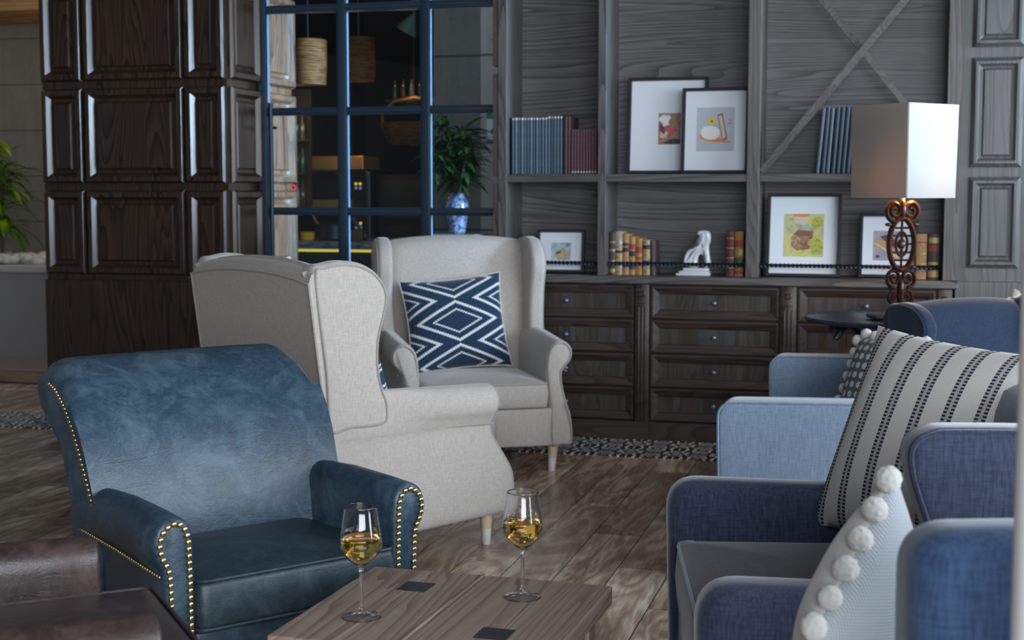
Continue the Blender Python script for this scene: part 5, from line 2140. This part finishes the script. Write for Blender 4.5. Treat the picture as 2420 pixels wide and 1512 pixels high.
obj('post', box(0.445, 0.475, -0.03, 0.02, 0.0, 1.44, bev=0.004), plain('oven_post', (0.07, 0.10, 0.13), 0.35, 0.5), ov, False)
bm = bmesh.new()
for z in (1.03, 1.33):
    for k in range(2):
        add_sphere(bm, (0.355 + 0.035 * k, -0.004, z + 0.02), 0.012, 10, 6, (1, 0.3, 1))
        add_sphere(bm, (0.355 + 0.035 * k, -0.004, z - 0.012), 0.012, 10, 6, (1, 0.3, 1), mi=1)
obj('indicator', bm, [plain('yellow_indicator', (0.6, 0.5, 0.02), 0.5, emis=(0.8, 0.65, 0.03), estr=0.7), plain('blue_indicator', (0.1, 0.15, 0.4), 0.5, emis=(0.2, 0.25, 0.6), estr=0.5)], ov)
point('oven_glow', W(-4.0, 2.75, 1.75), 2.2, (1.0, 0.60, 0.22), 0.05)

# steel cupboard, mid
cb = wthing('steel_cupboard', 'dim grey green cupboard in the dark kitchen below the woven pendant', 'cupboard', -3.70, 3.2, 0)
cbm = plain('cupboard_paint', (0.028, 0.032, 0.034), 0.5)
obj('body', box(-0.20, 0.18, 0, 0.5, 0, 1.42, bev=0.004), plain('cupboard_body', (0.012, 0.013, 0.015), 0.5), cb, False)
obj('door', box(-0.17, 0.15, -0.015, 0, 1.08, 1.38, bev=0.004), cbm, cb, False)
obj('door', box(-0.17, 0.15, -0.015, 0, 0.72, 1.03, bev=0.004), cbm, cb, False)


# woven pendants
def wicker():
    t = NT('lit_wicker')
    co = t.coord()
    x, y, z = t.xyz(co)
    n = t.noise(t.mapv(co, (1, 1, 7)), 14, 3, 0.6)
    wv = t.m('SINE', t.m('MULTIPLY', z, 420.0))
    f = t.m('ADD', n, t.m('MULTIPLY', wv, 0.12))
    c = t.ramp(f, [(0.32, (0.05, 0.020, 0.005)), (0.55, (0.20, 0.095, 0.022)), (0.75, (0.28, 0.16, 0.05))])
    t.bump(f, 0.5, 0.01)
    tr = t.n('ShaderNodeBsdfTranslucent')
    t.put(tr.inputs[0], c)
    mx = t.n('ShaderNodeMixShader')
    mx.inputs[0].default_value = 0.45
    t.set(color=c, rough=0.7)
    t.t.links.new(t.bsdf.outputs[0], mx.inputs[1])
    t.t.links.new(tr.outputs[0], mx.inputs[2])
    t.t.links.new(mx.outputs[0], t.out.inputs[0])
    return t.mat


wk = wicker()


def pendant(label, u, v, z, r0, r1, h, light=1.2, tilt=0.0):
    t = wthing('woven_pendant_lamp', label, 'pendant lamp', u, v, z)
    t.rotation_euler = (0, tilt, -TH)
    bm = bmesh.new()
    prof = [(r0 - 0.006, 0), (r0, 0.0), (r0 * 1.01, h * 0.06), ((r0 + r1) / 2 * 1.03, h / 2), (r1, h * 0.97), (r1 * 0.97, h), (r1 - 0.012, h * 0.96), ((r0 + r1) / 2 * 1.03 - 0.006, h / 2)]
    n = 48
    rings = [[(r * math.cos(2 * PI * k / n), r * math.sin(2 * PI * k / n), zz) for k in range(n)] for r, zz in prof]
    rings.append(rings[0])
    add_loft(bm, rings, True, False)
    bmesh.ops.remove_doubles(bm, verts=bm.verts[:], dist=1e-6)
    obj('shade', bm, wk, t, True, 50)
    bm = bmesh.new()
    add_tube(bm, [(0, 0, h * 0.5), (0, 0, 3.05 - z)], 0.004, 6)
    obj('cord', bm, M['iron'], t)
    bm = bmesh.new()
    add_sphere(bm, (0, 0, h * 0.45), 0.03, 12, 8)
    obj('bulb', bm, plain('pendant_bulb', (1, 0.8, 0.5), 0.5, emis=(1, 0.6, 0.25), estr=2.0), t)
    point('pendant_light', W(u, v, z + h * 0.5), light, (1.0, 0.66, 0.30), 0.04)
    return t


pendant('drum shaped woven straw pendant in the left pane of the glass partition', -3.665, 1.3, 1.972, 0.112, 0.118, 0.285, 1.1)
pendant('drum shaped woven straw pendant in the middle pane of the glass partition', -3.590, 2.0, 2.045, 0.108, 0.112, 0.295, 1.1)
# big basket pendant
bp = wthing('woven_basket_pendant', 'wide basket shaped woven pendant in the middle pane, beside the leafy plant', 'pendant lamp', -3.315, 2.35, 1.62)
bm = bmesh.new()
prof = [(0.16, 0.0), (0.20, 0.05), (0.235, 0.13), (0.245, 0.15), (0.238, 0.155), (0.230, 0.15), (0.225, 0.13), (0.190, 0.052), (0.152, 0.008)]
rings = [[(r * math.cos(2 * PI * k / 48), r * math.sin(2 * PI * k / 48) * 0.8, zz) for k in range(48)] for r, zz in prof]
rings.append(rings[0])
add_loft(bm, rings, True, False)
bmesh.ops.remove_doubles(bm, verts=bm.verts[:], dist=1e-6)
obj('basket', bm, wk, bp, True, 50)
bm = bmesh.new()
add_tube(bm, [(-0.235, 0, 0.15), (-0.24, 0, 0.23), (-0.15, 0, 0.31), (0, 0, 0.34), (0.15, 0, 0.31), (0.24, 0, 0.23), (0.235, 0, 0.15)], 0.012, 8)
add_tube(bm, [(0, 0, 0.34), (0, 0, 1.45)], 0.004, 6)
obj('hanger', bm, wk, bp)
point('basket_light', W(-3.315, 2.3, 1.92), 1.1, (1.0, 0.70, 0.38), 0.04)

# pale glass cone pendant
cp = wthing('cone_pendant_lamp', 'pale green tilted cone pendant near the top of the middle pane', 'pendant lamp', -3.20, 1.7, 2.27)
bm = bmesh.new()
tip, base = Vector((0.02, 0, 0.0)), Vector((0.02, 0, 0.26))
rings = []
for f, r in ((0, 0.004), (0.35, 0.045), (0.6, 0.075), (0.62, 0.072), (0.36, 0.04), (0.02, 0.002)):
    rings.append([(r * math.cos(2 * PI * k / 32) + f * 0.02, r * math.sin(2 * PI * k / 32), 0.22 * (1 - f)) for k in range(32)])
add_loft(bm, rings)
obj('shade', bm, plain('pale_green_glass', (0.06, 0.11, 0.10), 0.35), cp)
cp.rotation_euler = (0, R(32), -TH)
bm = bmesh.new()
add_tube(bm, [(0, 0, 0.22), (-0.45, 0, 0.75)], 0.003, 6)
obj('cord', bm, M['iron'], cp)

# bottle rack at the left of the kitchen
BT = [('green glass', (0.02, 0.10, 0.04)), ('amber glass', (0.20, 0.09, 0.02)), ('clear glass', (0.30, 0.34, 0.36)), ('brown glass', (0.10, 0.05, 0.025))]
rk = wthing('bottle_rack', 'narrow wooden bottle shelves at the left of the dark kitchen', 'shelf', -4.01, 1.60, 0)
rkw = plain('rack_wood', (0.06, 0.035, 0.02), 0.5)
obj('back', box(-0.02, 0.17, 0.14, 0.16, 1.2, 1.98), rkw, rk, False)
shz = [1.20, 1.42, 1.64]
for z in shz:
    obj('shelf', box(-0.02, 0.17, 0.0, 0.14, z - 0.015, z), rkw, rk, False)
bmats = [plain('bottle_' + n.split()[0], c, 0.08, 0.0, coat=0.6) for n, c in BT]
bprof = [(0.016, 0), (0.018, 0.004), (0.018, 0.085), (0.015, 0.105), (0.007, 0.125), (0.006, 0.150), (0.0075, 0.153), (0.0075, 0.160), (0.002, 0.161)]
protos = []
for i, bmx in enumerate(bmats):
    bm = bmesh.new()
    add_lathe(bm, bprof, 14)
    protos.append(bm)
pm = []
for i, b in enumerate(protos):
    me = bpy.data.meshes.new('bottle')
    b.to_mesh(me)
    b.free()
    for p in me.polygons:
        p.use_smooth = True
    me.materials.append(bmats[i])
    pm.append(me)
shname = ['lowest', 'middle', 'highest']
for si, z in enumerate(shz):
    for k in range(4):
        o = bpy.data.objects.new('bottle', pm[(k + si) % 4])
        COL.objects.link(o)
        o.location = W(-4.01 + 0.02 + k * 0.042, 1.65, z)
        tag(o, '%s bottle on the %s shelf of the kitchen bottle rack' % (BT[(k + si) % 4][0], shname[si]), 'bottle', 'bottles on the kitchen rack')
point('rack_light', W(-3.80, 1.35, 1.75), 0.7, (1.0, 0.85, 0.65), 0.02)

# small illuminated sign and red neon
ns = wthing('neon_sign', 'small glowing red curled neon with a violet lit plate beside the bottle rack', 'neon sign', -3.885, 1.50, 1.27)
bm = bmesh.new()
pts = catmull([(0, 0, 0.10), (0.02, 0, 0.12), (0.03, 0, 0.10), (0.01, 0, 0.08), (0.0, 0, 0.06), (0.025, 0, 0.065), (0.03, 0, 0.04), (0.01, 0, 0.03), (0.02, 0, 0.005), (0.035, 0, 0.0)], 6)
add_tube(bm, pts, 0.004, 8)
obj('neon_tube', bm, plain('red_neon', (0.8, 0.02, 0.05), 0.4, emis=(1.0, 0.02, 0.06), estr=1.4), ns)
obj('lit_plate', box(-0.01, 0.035, 0, 0.01, 0.135, 0.165), plain('violet_screen', (0.4, 0.4, 0.9), 0.4, emis=(0.5, 0.45, 0.95), estr=0.8), ns, False)

# bottles far right shelf near pillar
rk2 = wthing('wall_shelf', 'dim shelf with a few bottles high in the dark kitchen under the cone pendant', 'shelf', -3.98, 3.6, 2.02)
obj('shelf', box(0, 0.34, 0, 0.14, -0.015, 0), rkw, rk2, False)
for k in range(4):
    o = bpy.data.objects.new('bottle', pm[k])
    COL.objects.link(o)
    o.location = W(-3.92 + k * 0.07, 3.66, 2.02)
    tag(o, '%s bottle on the high dim kitchen shelf under the cone pendant' % BT[k][0], 'bottle', 'bottles on the high kitchen shelf')
point('shelf_light', W(-3.8, 3.4, 2.3), 0.5, (1.0, 0.8, 0.6), 0.02)

# vase with plant before the pillar, standing on a plinth
vs = wthing('pedestal', 'grey pedestal behind the glass carrying the blue and white vase', 'pedestal', -2.675, 1.30, 0)
obj('block', box(-0.16, 0.16, -0.16, 0.16, 0, 1.03, bev=0.005), plain('grey_pedestal', (0.14, 0.15, 0.16), 0.6), vs, False)
vt = NT('blue_painted_porcelain')
co = vt.coord()
nn = vt.noise(co, 24, 3, 0.6, 0.6)
an = vt.n('ShaderNodeTexVoronoi')
vt.put(an.inputs['Vector'], co)
an.inputs['Scale'].default_value = 30
ff = vt.m('LESS_THAN', vt.m('ABSOLUTE', vt.m('SUBTRACT', nn, 0.5)), 0.05)
vt.set(color=vt.mix(vt.m('MULTIPLY', ff, 0.9), (0.26, 0.32, 0.44), (0.02, 0.05, 0.20)), rough=0.15, coat=0.4)
va = wthing('porcelain_vase', 'blue and white painted porcelain vase behind the glass holding the leafy plant', 'vase', -2.675, 1.30, 1.03)
bm = bmesh.new()
add_lathe(bm, [(0.050, 0), (0.054, 0.006), (0.056, 0.03), (0.070, 0.12), (0.076, 0.17), (0.070, 0.205), (0.052, 0.225), (0.046, 0.24), (0.050, 0.252), (0.046, 0.252), (0.042, 0.24), (0.048, 0.22), (0.05, 0.06), (0.002, 0.05)], 36)
obj('body', bm, vt.mat, va)
vp = wthing('leafy_plant', 'tall dark green leafy plant growing from the blue and white vase', 'plant', -2.675, 1.30, 1.24)
foliage_stalks(vp, [(0.0, 0, 0, 0.46, 0.04), (-0.02, 0.02, 0, 0.52, -0.05), (0.01, -0.02, 0, 0.40, 0.10), (-0.02, 0, 0, 0.36, -0.14)], lf_dark, 9, (0.12, 0.24), 0.042, 60, 1.1, plain('dark_green_stem', (0.015, 0.04, 0.012), 0.6))
point('kitchen_fill', W(-2.6, 0.9, 2.6), 5, (0.85, 0.93, 1.0), 0.25)
